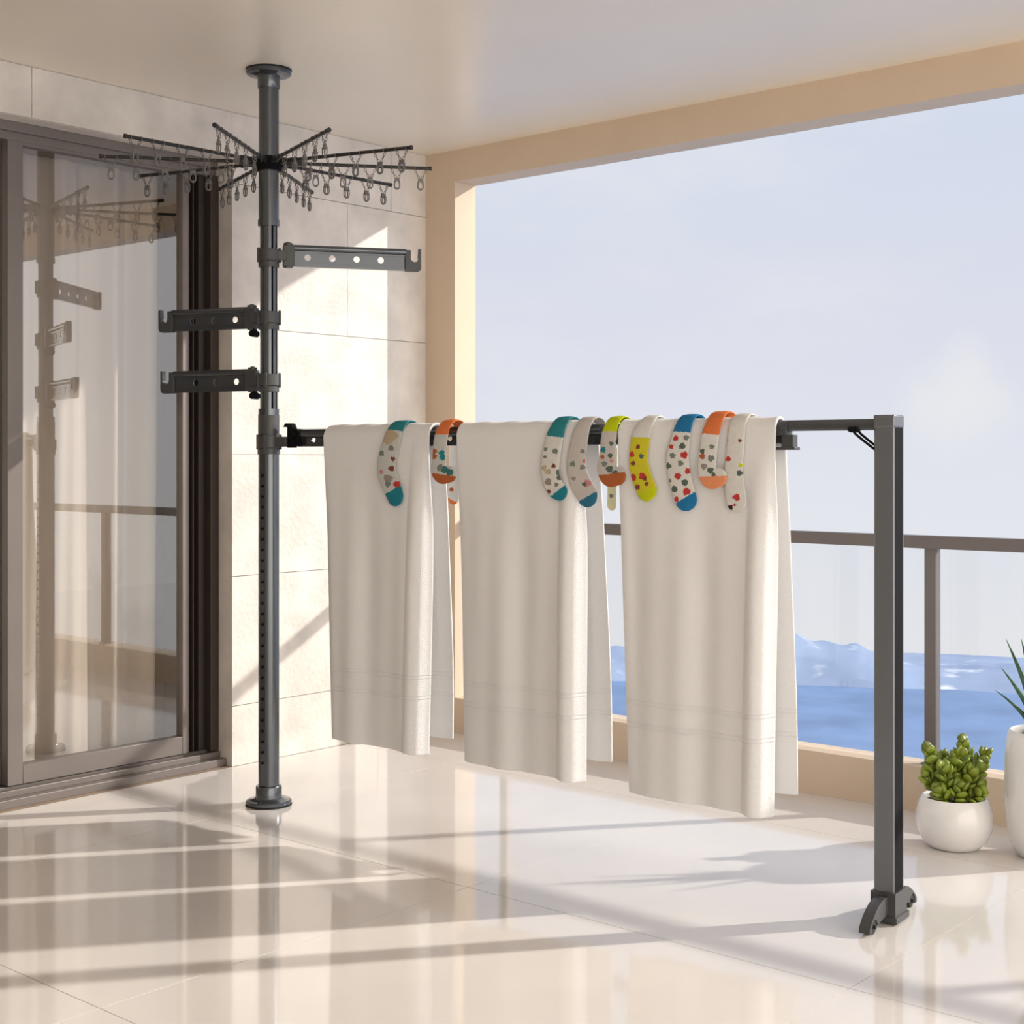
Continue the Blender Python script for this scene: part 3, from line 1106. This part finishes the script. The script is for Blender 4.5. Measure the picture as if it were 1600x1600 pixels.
def towel(label, t0, t1, b0, b1, zf, bt0, bt1, bb0, bb1, zb, seed):
    bm = bmesh.new()
    uvl = bm.loops.layers.uv.new('UVMap')
    NU = 110
    L = ZC - zf
    Lb = ZC - zb
    ds = []
    k = L
    nf = 130
    for i in range(nf):
        ds.append(L * (1 - i / nf))
    na = 26
    for i in range(na):
        ds.append(-PI * RT * i / na)
    for i in range(91):
        ds.append(-PI * RT - Lb * i / 90)
    grid = []
    zz = []
    for d in ds:
        row = []
        back = d < -PI * RT
        if d >= 0:
            s = d / L
            e0 = t0 + (b0 - t0) * s
            e1 = t1 + (b1 - t1) * s ** 0.8
            dd = d
        elif back:
            s = (-d - PI * RT) / Lb
            e0 = bt0 + (bb0 - bt0) * s
            e1 = bt1 + (bb1 - bt1) * s
            dd = -d - PI * RT
        else:
            q = -d / (PI * RT)
            e0 = t0 + (bt0 - t0) * q
            e1 = t1 + (bt1 - t1) * q
            dd = 0
        n0, z0 = drape(d, RT)
        zz.append(z0)
        for i in range(NU + 1):
            v = i / NU
            u = e0 + (e1 - e0) * v
            n, z = n0, z0
            if d >= 0:
                n += fold(u, dd, seed)
                w = smooth01(dd / 0.35)
                er = e1 - u                      # roll along the right edge: bulges forward then turns back
                if er < 0.075:
                    t = 1 - er / 0.075
                    n += w * (-0.016 * math.sin(PI * min(1, t * 1.15)) + 0.030 * max(0, t - 0.72) / 0.28)
                    z -= w * 0.006 * t * (dd / L)
                el = u - e0
                if el < 0.03:
                    n += w * 0.010 * (1 - el / 0.03) ** 2
                z += 0.010 * (v - 0.3) * -1 * (dd / L) * 0.6
            elif back:
                n += 0.05 * smooth01(dd / 0.9) + fold(u + 0.05, dd, seed + 1.1) * 0.8
                if e1 - u < 0.05:
                    n += 0.014 * smooth01(dd / 0.3) * (1 - (e1 - u) / 0.05)
            else:
                # slight softness over the bar
                z += 0.0015 * math.sin(u * 60 + seed) * math.sin(PI * -d / (PI * RT))
            row.append(bm.verts.new((u, n, z)))
        grid.append(row)
    for j in range(len(ds) - 1):
        for i in range(NU):
            f = bm.faces.new((grid[j][i], grid[j][i + 1], grid[j + 1][i + 1], grid[j + 1][i]))
            for l in f.loops:
                l[uvl].uv = (l.vert.co.x, l.vert.co.z)
    o = build('towel', bm, M_TOWEL, None, angle=180, recalc=False)
    o.location = (PO[0], PO[1], 0)
    o.rotation_euler = (0, 0, RZ)
    md = o.modifiers.new('thickness', 'SOLIDIFY')
    md.thickness = 0.009
    md.offset = 0
    bv = o.modifiers.new('bevel', 'BEVEL')
    bv.width = 0.0035
    bv.segments = 3
    bv.limit_method = 'ANGLE'
    bv.angle_limit = math.radians(50)
    tag(o, label, 'towel', 'white towels on the drying bar')
    return o


for t in TOWELS:
    towel(*t)

SOCKS = {
  's1': (-0.015, [(0.5927, 1.3538, 0.0329), (0.579, 1.2801, 0.0358), (0.5625, 1.2274, 0.0387), (0.5569, 1.185, 0.0387), (0.5735, 1.1492, 0.0385), (0.5982, 1.101, 0.0343)], ((0.5459, 1.3227), (0.6391, 1.3132)), ((0.5459, 1.1023), (0.6391, 1.1435)), [(0.5375, 1.2422, 0.0111, 0.0085, 'sage'), (0.5872, 1.2231, 0.0083, 0.0064, 'maroon'), (0.5375, 1.1807, 0.0084, 0.0064, 'pink'), (0.5817, 1.1915, 0.011, 0.0084, 'maroon'), (0.568, 1.1576, 0.0166, 0.0127, 'taupe'), (0.579, 1.259, 0.011, 0.0085, 'sage'), (0.568, 1.1386, 0.0111, 0.0084, 'sage'), (0.6064, 1.139, 0.0136, 0.0105, 'red'), (0.5597, 1.2993, 0.0332, 0.0254, 'tan'), (0.59, 1.299, 0.0165, 0.0127, 'tan')]),
  's2': (-0.015, [(0.7933, 1.3506, 0.0248), (0.7828, 1.2787, 0.0275), (0.7776, 1.2211, 0.0275), (0.775, 1.1902, 0.0315), (0.7907, 1.1738, 0.0313), (0.8219, 1.174, 0.0259)], ((0.7487, 1.3017), (0.827, 1.301)), ((0.7302, 1.1796), (0.8451, 1.168)), [(0.7592, 1.2479, 0.0105, 0.0083, 'rust'), (0.7592, 1.2314, 0.0105, 0.0083, 'rust'), (0.7907, 1.2417, 0.0105, 0.0082, 'teal'), (0.7933, 1.2273, 0.0104, 0.0082, 'teal'), (0.7854, 1.1943, 0.0131, 0.0103, 'sage'), (0.8037, 1.1882, 0.013, 0.0103, 'dteal'), (0.8219, 1.1801, 0.013, 0.0103, 'dteal')]),
  's3': (-0.015, [(1.2369, 1.3533, 0.0268), (1.2252, 1.2854, 0.0304), (1.2112, 1.2173, 0.0329), (1.2135, 1.1686, 0.0316), (1.2322, 1.1338, 0.0303), (1.2462, 1.1242, 0.0279)], ((1.2041, 1.2934), (1.2601, 1.2871)), ((1.2088, 1.1042), (1.2693, 1.1458)), [(1.1947, 1.2525, 0.0071, 0.0058, 'sage'), (1.2299, 1.2465, 0.0093, 0.0078, 'sage'), (1.1924, 1.229, 0.0059, 0.0049, 'sage'), (1.2252, 1.2018, 0.007, 0.0058, 'maroon'), (1.19, 1.1958, 0.0094, 0.0078, 'tan'), (1.2439, 1.1824, 0.0093, 0.0078, 'dsage'), (1.2065, 1.1842, 0.0094, 0.0078, 'tan'), (1.2462, 1.1669, 0.0093, 0.0078, 'dsage'), (1.2065, 1.153, 0.0117, 0.0097, 'taupe'), (1.2088, 1.1237, 0.0071, 0.0059, 'maroon'), (1.2369, 1.1455, 0.007, 0.0058, 'sage')]),
  's4': (-0.015, [(1.3243, 1.3518, 0.0262), (1.3129, 1.2751, 0.0297), (1.3015, 1.2135, 0.032), (1.3129, 1.1636, 0.0354), (1.3425, 1.114, 0.0362)], ((1.2786, 1.2947), (1.3583, 1.2939)), ((1.3107, 1.0943), (1.3875, 1.1318)), [(1.3266, 1.2462, 0.0068, 0.0058, 'sage'), (1.3425, 1.2347, 0.0068, 0.0057, 'sage'), (1.3402, 1.2155, 0.0102, 0.0086, 'red'), (1.2924, 1.2078, 0.0092, 0.0077, 'sage'), (1.3266, 1.1982, 0.008, 0.0067, 'sage'), (1.3448, 1.1504, 0.0114, 0.0096, 'pink'), (1.3334, 1.1465, 0.0068, 0.0057, 'dsage'), (1.2969, 1.1634, 0.0069, 0.0058, 'taupe')]),
  's5': (-0.015, [(1.4231, 1.3501, 0.0232), (1.4165, 1.2839, 0.0267), (1.412, 1.227, 0.0289), (1.4076, 1.1947, 0.0312), (1.4209, 1.172, 0.0322), (1.4474, 1.1722, 0.0275)], ((1.392, 1.305), (1.4584, 1.3043)), ((1.3583, 1.1716), (1.4759, 1.1856)), [(1.4275, 1.2686, 0.0066, 0.0057, 'dsage'), (1.3987, 1.2498, 0.009, 0.0076, 'teal'), (1.3964, 1.2289, 0.0067, 0.0057, 'rust'), (1.4231, 1.2327, 0.0078, 0.0066, 'dsage'), (1.4275, 1.2175, 0.0056, 0.0047, 'pink'), (1.4031, 1.208, 0.0089, 0.0076, 'sage'), (1.4209, 1.1929, 0.0111, 0.0094, 'dsage'), (1.4408, 1.1816, 0.0088, 0.0076, 'dteal'), (1.4452, 1.2742, 0.0044, 0.0038, 'dsage')]),
  's6': (-0.015, [(1.5408, 1.3481, 0.0236), (1.5258, 1.283, 0.0302), (1.5193, 1.2176, 0.0313), (1.5301, 1.1709, 0.0333), (1.5473, 1.1338, 0.0343)], ((1.4912, 1.287), (1.5708, 1.2845)), ((1.502, 1.1163), (1.5877, 1.1435)), [(1.5193, 1.2587, 0.0065, 0.0056, 'maroon'), (1.4977, 1.2363, 0.0087, 0.0075, 'red'), (1.5301, 1.2307, 0.0075, 0.0065, 'dsage'), (1.502, 1.2101, 0.0076, 0.0065, 'maroon'), (1.502, 1.1688, 0.0108, 0.0094, 'red'), (1.5344, 1.1728, 0.0107, 0.0093, 'red'), (1.5494, 1.1506, 0.0064, 0.0055, 'maroon'), (1.5172, 1.1409, 0.0087, 0.0075, 'maroon'), (1.543, 1.1654, 0.0064, 0.0056, 'maroon')]),
  's7': (-0.015, [(1.6673, 1.346, 0.0259), (1.659, 1.2819, 0.0301), (1.6486, 1.2269, 0.0364), (1.657, 1.1718, 0.0363), (1.6777, 1.1079, 0.0341)], ((1.6298, 1.3024), (1.7003, 1.298)), ((1.634, 1.0888), (1.7208, 1.1377)), [(1.6445, 1.282, 0.0083, 0.0074, 'red'), (1.6777, 1.2836, 0.0082, 0.0073, 'sage'), (1.6298, 1.2582, 0.0073, 0.0064, 'red'), (1.6653, 1.2599, 0.0094, 0.0082, 'dsage'), (1.634, 1.2324, 0.0084, 0.0074, 'sage'), (1.6715, 1.2342, 0.0103, 0.0091, 'red'), (1.6215, 1.2029, 0.0083, 0.0074, 'dsage'), (1.6611, 1.2104, 0.0083, 0.0073, 'sage'), (1.6839, 1.1885, 0.0082, 0.0073, 'red'), (1.6528, 1.1736, 0.0093, 0.0083, 'red'), (1.6278, 1.1606, 0.0052, 0.0046, 'sage'), (1.6756, 1.1555, 0.0093, 0.0082, 'dsage'), (1.6424, 1.1368, 0.0094, 0.0083, 'dsage'), (1.6818, 1.1299, 0.0103, 0.0092, 'red'), (1.6486, 1.1075, 0.0083, 0.0073, 'red')]),
  's8': (-0.015, [(1.7654, 1.3443, 0.0252), (1.7553, 1.2811, 0.0273), (1.7492, 1.2268, 0.0273), (1.7472, 1.1888, 0.0294), (1.7614, 1.169, 0.0312), (1.7835, 1.1709, 0.0271)], ((1.7289, 1.2959), (1.7935, 1.2898)), ((1.7126, 1.1722), (1.8134, 1.1765)), [(1.7634, 1.2576, 0.0071, 0.0063, 'sage'), (1.733, 1.245, 0.0071, 0.0063, 'dsage'), (1.733, 1.2305, 0.0081, 0.0072, 'rust'), (1.7614, 1.225, 0.0091, 0.0082, 'sage'), (1.7391, 1.2014, 0.0091, 0.0082, 'taupe'), (1.7593, 1.1907, 0.0091, 0.0081, 'dsage'), (1.7694, 1.1799, 0.006, 0.0054, 'dsage')]),
  's9': (-0.018, [(1.8367, 1.343, 0.0246), (1.8328, 1.2715, 0.0266), (1.8268, 1.1999, 0.0277), (1.8308, 1.1463, 0.0306), (1.8367, 1.107, 0.0316)], ((1.799, 1.2825), (1.874, 1.2801)), ((1.799, 1.0704), (1.874, 1.0756)), [(1.803, 1.2753, 0.006, 0.0054, 'maroon'), (1.8466, 1.275, 0.0049, 0.0045, 'maroon'), (1.811, 1.2232, 0.008, 0.0072, 'red'), (1.8485, 1.2054, 0.0059, 0.0053, 'lime'), (1.8466, 1.1839, 0.0079, 0.0072, 'dsage'), (1.8387, 1.116, 0.0099, 0.0089, 'red'), (1.8189, 1.087, 0.0079, 0.0072, 'black'), (1.8328, 1.0944, 0.004, 0.0036, 'red')]),
  'b1': (0.1, [(0.7327, 1.2802, 0.0187), (0.73, 1.1745, 0.0201), (0.73, 1.0942, 0.0227)], ((0.6708, 1.2593), (0.7779, 1.2589)), ((0.6978, 1.0979), (0.762, 1.0736)), [(0.7247, 1.1216, 0.0081, 0.0063, 'rust')]),
  'b2': (0.1, [(1.3483, 1.2564, 0.0149), (1.346, 1.1782, 0.0161), (1.3437, 1.0803, 0.0161)], ((1.2976, 1.2369), (1.3892, 1.2368)), ((1.2976, 1.0716), (1.3892, 1.0734)), [(1.3437, 1.1097, 0.0069, 0.0059, 'sage')]),
}

SOCK_INFO = {
    's1': ('mint', 'teal', 'tealtoe', 0.4, 'pale printed sock with teal cuff and toe on the towel nearest the pole'),
    's2': ('mint', 'orange', 'rust', None, 'short sock with orange cuff hanging in the gap between the first and middle towels'),
    's3': ('white', 'teal', 'tealtoe', 1.9, 'white printed sock with teal cuff and teal toe on the middle towel'),
    's4': ('grey', 'grey', 'steel_blue', 1.9, 'plain topped grey sock with blue toe and red flower at the middle towel edge'),
    's5': ('grey', 'lime', 'rust', None, 'grey printed sock with bright lime cuff and orange sole beside black bar gap'),
    's6': ('yellow', 'white', 'lime', 3.3, 'yellow sock with red and brown dots below a white cuff'),
    's7': ('white', 'blue', 'blue', 3.3, 'largest white sock with red and grey dots, blue cuff and blue toe'),
    's8': ('white', 'orange', 'peach', 3.3, 'white printed ankle sock with orange cuff and orange sole'),
    's9': ('white', 'white', 'white', 3.3, 'white sock with sparse red marks, nearest the end post'),
    'b1': ('white', 'white', 'orange', None, 'pale sock with orange toe hanging behind the bar near the first towel'),
    'b2': ('pale', 'pale', 'pale', None, 'pale yellow sock hanging behind the bar beside the last towel'),
}
SOCK_COL['steel_blue'] = (0.035, 0.17, 0.28)
M_SOCK['steel_blue'] = mat('knit_steel_blue', (0.035, 0.17, 0.28, 1), 0.9, var=0.04, scale=60, bump=0.35, bscale=420, spec=0.15)


def catmull(P, t):
    n = len(P) - 1
    x = t * n
    i = min(int(x), n - 1)
    f = x - i
    p0, p1, p2, p3 = P[max(i - 1, 0)], P[i], P[i + 1], P[min(i + 2, n)]
    return [0.5 * ((2 * b_) + (-a + c) * f + (2 * a - 5 * b_ + 4 * c - d) * f * f + (-a + 3 * b_ - 3 * c + d) * f ** 3) for a, b_, c, d in zip(p0, p1, p2, p3)]


def side(line, u, z):
    (u0, z0), (u1, z1) = line
    return (u1 - u0) * (z - z0) - (z1 - z0) * (u - u0)      # > 0 above the line


def sock(key):
    off, C, cl, tl, blobs = SOCKS[key]
    body, cuff, toe, seed, label = SOCK_INFO[key]
    isback = key.startswith('b')
    RS = 0.0482 + {'s8': 0.0078, 's3': 0.0022, 's7': 0.0012}.get(key, 0.0)
    extra = 0.120 if not isback else 0.0
    C = list(C)
    if not isback:
        top = C[0]
        C[0] = (top[0], ZC + 0.03, top[2])
        C = [(top[0] + 0.004, ZC + extra, top[2])] + C
    # resample evenly
    S = [catmull(C, k / 400) for k in range(401)]
    acc = [0]
    for a, b_ in zip(S[:-1], S[1:]):
        acc.append(acc[-1] + math.hypot(b_[0] - a[0], b_[1] - a[1]))
    tot = acc[-1] + S[-1][2]                # rounded end adds one half width
    NS, NT = 150, 60
    rows = []
    j = 0
    endw = S[-1][2]
    dl = Vector((S[-1][0] - S[-8][0], S[-1][1] - S[-8][1])).normalized()
    for i in range(NS + 1):
        s = tot * i / NS
        if i == NS:
            s = tot * 0.9995
        if s <= acc[-1]:
            while j < 399 and acc[j + 1] < s:
                j += 1
            f = (s - acc[j]) / max(1e-9, acc[j + 1] - acc[j])
            u, z, w = [a + (b_ - a) * f for a, b_ in zip(S[j], S[j + 1])]
            k0, k1 = max(0, j - 12), min(400, j + 12)
            d = Vector((S[k1][0] - S[k0][0], S[k1][1] - S[k0][1])).normalized()
            ww = w
        else:
            q = s - acc[-1]
            u, z = S[-1][0] + dl.x * q, S[-1][1] + dl.y * q
            d = dl
            ww = endw * math.sqrt(max(0.0, 1 - (q / endw) ** 2))
        rows.append((u, z, d, ww, s))
    nrm0 = None
    bms = {'body': bmesh.new(), 'cuff': bmesh.new(), 'toe': bmesh.new()}
    vcache = {k: {} for k in bms}
    pos = []
    flat = []
    for (u, z, d, ww, s) in rows:
        pr, fr = [], []
        nx, nz = -d.y, d.x        # perpendicular in the (u,z) plane
        for k in range(NT):
            a = 2 * PI * k / NT
            fu, fz = u + nx * ww * math.cos(a), z + nz * ww * math.cos(a)
            th = 0.0036 * min(1, ww / 0.02) + 0.0002 * math.sin(s * 900)
            out = th * math.copysign(abs(math.sin(a)) ** 0.75, math.sin(a))
            dd = ZC - fz
            if isback:
                P = (fu, NC + RS + 0.040 + out, fz)
            else:
                n, zz = drape(dd, RS + out)
                if dd > 0 and seed is not None:
                    n += fold(fu, dd, seed) * 0.9 - 0.004 * smooth01(dd / 0.2)
                P = (fu, n, zz)
            pr.append(P)
            fr.append((fu, fz, out > 0))
        pos.append(pr)
        flat.append(fr)
    mats = ['body'] + sorted({b_[4] for b_ in blobs})
    for i in range(NS):
        for k in range(NT):
            k2 = (k + 1) % NT
            fu = (flat[i][k][0] + flat[i + 1][k2][0]) / 2
            fz = (flat[i][k][1] + flat[i + 1][k2][1]) / 2
            part = 'body'
            if side(cl, fu, fz) > 0:
                part = 'cuff'
            elif side(tl, fu, fz) < 0:
                part = 'toe'
            bm = bms[part]
            vs = []
            for (a_, b__) in ((i, k), (i, k2), (i + 1, k2), (i + 1, k)):
                if (a_, b__) not in vcache[part]:
                    vcache[part][(a_, b__)] = bm.verts.new(pos[a_][b__])
                vs.append(vcache[part][(a_, b__)])
            f = bm.faces.new(vs)
            if part == 'body':
                for (bu, bz, ru, rz, cn) in blobs:
                    ang = math.atan2(fz - bz, fu - bu)
                    wob = 1 + 0.10 * math.sin(3 * ang + bu * 300) + 0.07 * math.sin(5 * ang + bz * 500)
                    if ((fu - bu) / ru) ** 2 + ((fz - bz) / rz) ** 2 < wob * wob * 1.2:
                        f.material_index = mats.index(cn)
    # close the open mouth of the cuff
    for part, row in (('cuff', 0),):
        vc = vcache[part]
        loop = [vc[(0, k)] for k in range(NT) if (0, k) in vc]
        if len(loop) == NT:
            bms[part].faces.new(loop[::-1])
    root = build('sock', bms['body'], [M_SOCK[body]] + [M_SOCK[n] for n in mats[1:]], None, angle=180)
    root.location = (PO[0], PO[1], 0)
    root.rotation_euler = (0, 0, RZ)
    tag(root, label, 'sock', 'socks hung over the towel bar')
    for nm, colr in (('cuff', cuff), ('toe', toe)):
        if len(bms[nm].faces):
            p = build('sock_' + nm, bms[nm], M_SOCK[colr], root, angle=180)
            if colr != body:
                p['label'] = {'teal': 'teal', 'tealtoe': 'teal', 'rust': 'orange', 'peach': 'orange', 'steel_blue': 'blue', 'lime': 'lime green'}.get(colr, colr) + ' ' + nm
        else:
            bms[nm].free()


for k in SOCKS:
    sock(k)

# ============================================================ POTTED PLANTS
def planter(name, loc, prof, soil_r, soil_z, label, cat):
    t = empty(name, loc)
    tag(t, label, cat)
    bm = bmesh.new()
    lathe(bm, prof, 72)
    build('pot', bm, M_POT, t, angle=50)
    bm = bmesh.new()
    rings = []
    n = 48
    rnd = random.Random(len(name))
    c = bm.verts.new((0, 0, soil_z + 0.004))
    prev = None
    for q in range(1, 10):
        r = soil_r * q / 9
        ring = [bm.verts.new((r * math.cos(2 * PI * k / n), r * math.sin(2 * PI * k / n), soil_z + rnd.uniform(-0.003, 0.004))) for k in range(n)]
        if prev is None:
            for k in range(n):
                bm.faces.new((c, ring[k], ring[(k + 1) % n]))
        else:
            for k in range(n):
                bm.faces.new((prev[k], ring[k], ring[(k + 1) % n], prev[(k + 1) % n]))
        prev = ring
    build('soil', bm, M_SOIL, t, angle=180)
    return t


bowl = [(0.0, 0.002), (0.066, 0.0), (0.080, 0.004), (0.098, 0.022), (0.113, 0.052), (0.1185, 0.082), (0.116, 0.112), (0.109, 0.138), (0.101, 0.156), (0.098, 0.160), (0.094, 0.158), (0.092, 0.150), (0.097, 0.128), (0.094, 0.115), (0.0, 0.115)]
sp_ = planter('potted_succulent', (-0.340, -2.665, 0), bowl, 0.094, 0.140, 'yellow green plump leaved succulent in a low round white bowl', 'potted plant')


def fat_leaf(bm, base, d, L, w, up):
    """plump teardrop leaf from base in direction d"""
    d = d.normalized()
    s = d.cross(up)
    if s.length < 0.1:
        s = d.cross(Vector((1, 0, 0)))
    s.normalize()
    n = s.cross(d)
    NR, NK = 9, 10
    prev = None
    b0 = bm.verts.new(base)
    for i in range(1, NR):
        t = i / NR
        wr = w * (math.sin(PI * t ** 1.35)) ** 0.95 * 1.1 + 0.001
        th = wr * 0.5
        c = base + d * (L * t) + n * (0.12 * L * t * t)
        ring = [bm.verts.new(c + s * (wr * math.cos(2 * PI * k / NK)) + n * (th * math.sin(2 * PI * k / NK))) for k in range(NK)]
        if prev is None:
            for k in range(NK):
                bm.faces.new((b0, ring[k], ring[(k + 1) % NK]))
        else:
            for k in range(NK):
                bm.faces.new((prev[k], ring[k], ring[(k + 1) % NK], prev[(k + 1) % NK]))
        prev = ring
    tip = bm.verts.new(base + d * (L * 1.0) + n * 0.13 * L)
    for k in range(NK):
        bm.faces.new((prev[k], tip, prev[(k + 1) % NK]))


# directions in the camera's frame are only used to describe each stem's lean: right = (0.656,-0.755), away = (0.755,0.656)
Rv = Vector((0.656, -0.755, 0))
Av = Vector((0.755, 0.656, 0))
stems = [(-0.085, 0.00, 0.105), (-0.045, -0.045, 0.135), (-0.078, 0.0, 0.185), (0.0, -0.065, 0.075), (0.005, 0.0, 0.165), (0.030, 0.01, 0.205), (0.040, -0.045, 0.120), (0.075, -0.01, 0.130), (0.098, 0.02, 0.165), (-0.02, 0.05, 0.150), (0.06, -0.07, 0.06), (-0.06, -0.055, 0.06), (0.055, 0.06, 0.15)]
rnd = random.Random(11)
for (a, b_, h_) in stems:
    bm = bmesh.new()
    base = Rv * (a * 0.35) + Av * (b_ * 0.5) + Vector((0, 0, 0.138))
    tipp = Rv * a * 1.1 + Av * b_ + Vector((0, 0, 0.135 + h_))
    ax = (tipp - base).normalized()
    tube(bm, [base, base.lerp(tipp, 0.5) + Rv * a * 0.08, tipp - ax * 0.02], 0.0045, 8)
    nl = 3 + int(h_ / 0.03)
    for q in range(nl + 4):
        t = 0.30 + 0.62 * (q / (nl + 3))
        phi = q * 2.4 + rnd.random()
        s1 = ax.cross(Vector((0.3, 0.9, 0.1))).normalized()
        s2 = ax.cross(s1)
        lean = 1.15 - 0.75 * t
        d = ax * (1 - 0.35 * lean) + (s1 * math.cos(phi) + s2 * math.sin(phi)) * lean
        L = rnd.uniform(0.040, 0.054) * (1.0 if t < 0.85 else 0.85)
        fat_leaf(bm, base.lerp(tipp, t) - ax * 0.008, d, L, rnd.uniform(0.0125, 0.0165), ax)
    fat_leaf(bm, tipp - ax * 0.030, ax, 0.042, 0.015, Vector((0.2, 1, 0.3)))
    build('leafy_stem', bm, M_SUCC, sp_, angle=80)

vase = [(0.0, 0.002), (0.072, 0.0), (0.090, 0.006), (0.108, 0.040), (0.119, 0.090), (0.126, 0.160), (0.1275, 0.235), (0.125, 0.310), (0.119, 0.362), (0.113, 0.383), (0.109, 0.388), (0.105, 0.384), (0.106, 0.36), (0.110, 0.335), (0.0, 0.335)]
al = planter('potted_aloe', (-0.262, -2.930, 0), vase, 0.107, 0.362, 'dark green spiky aloe in a tall rounded white planter', 'potted plant')


def aloe_leaf(bm, base, lean_dir, lean, L, w):
    NR = 18
    NK = 8
    d0 = Vector((0, 0, 1))
    side_ = lean_dir.cross(Vector((0, 0, 1))).normalized()
    prev = None
    pts = []
    for i in range(NR + 1):
        t = i / NR
        c = base + lean_dir * (lean * (t ** 1.15)) + Vector((0, 0, L * t - 0.03 * t * t * lean / 0.1))
        pts.append(c)
    for i, c in enumerate(pts[:-1]):
        t = i / NR
        tan = (pts[i + 1] - c).normalized()
        n = side_.cross(tan).normalized()
        hw = w * (1 - t) ** 0.75 * (0.85 + 0.3 * math.sin(PI * min(1, t * 2)))
        if i % 2 == 1:
            hw *= 1.07
        th = hw * 0.68
        ring = []
        for k in range(NK):
            a = 2 * PI * k / NK
            off = side_ * (hw * math.cos(a)) + n * (th * math.sin(a) + hw * 0.35 * math.cos(a) ** 2)
            ring.append(bm.verts.new(c + off))
        if prev:
            for k in range(NK):
                bm.faces.new((prev[k], ring[k], ring[(k + 1) % NK], prev[(k + 1) % NK]))
        else:
            bm.faces.new(ring[::-1])
        prev = ring
    tip = bm.verts.new(pts[-1])
    for k in range(NK):
        bm.faces.new((prev[k], tip, prev[(k + 1) % NK]))


leaves = [(-1, 0.1, 0.108, 0.345, 0.021), (-1, -0.2, 0.140, 0.27, 0.019), (-1, 0.2, 0.138, 0.19, 0.016), (-0.3, 0.5, 0.07, 0.30, 0.022), (0.4, 0.3, 0.06, 0.33, 0.018), (1, 0.1, 0.12, 0.28, 0.016),
          (1, -0.4, 0.15, 0.18, 0.015), (0.2, -1, 0.10, 0.24, 0.016), (-0.4, -1, 0.09, 0.16, 0.014), (0.6, 1, 0.10, 0.22, 0.016), (-0.1, -0.2, 0.03, 0.27, 0.017), (-0.6, 0.1, 0.060, 0.33, 0.024)]
for (a, b_, ln, L, w) in leaves:
    bm = bmesh.new()
    d = (Rv * a + Av * b_).normalized()
    aloe_leaf(bm, d * 0.018 + Vector((0, 0, 0.360)), d, ln, L, w)
    build('aloe_leaf', bm, M_ALOE, al, angle=60)
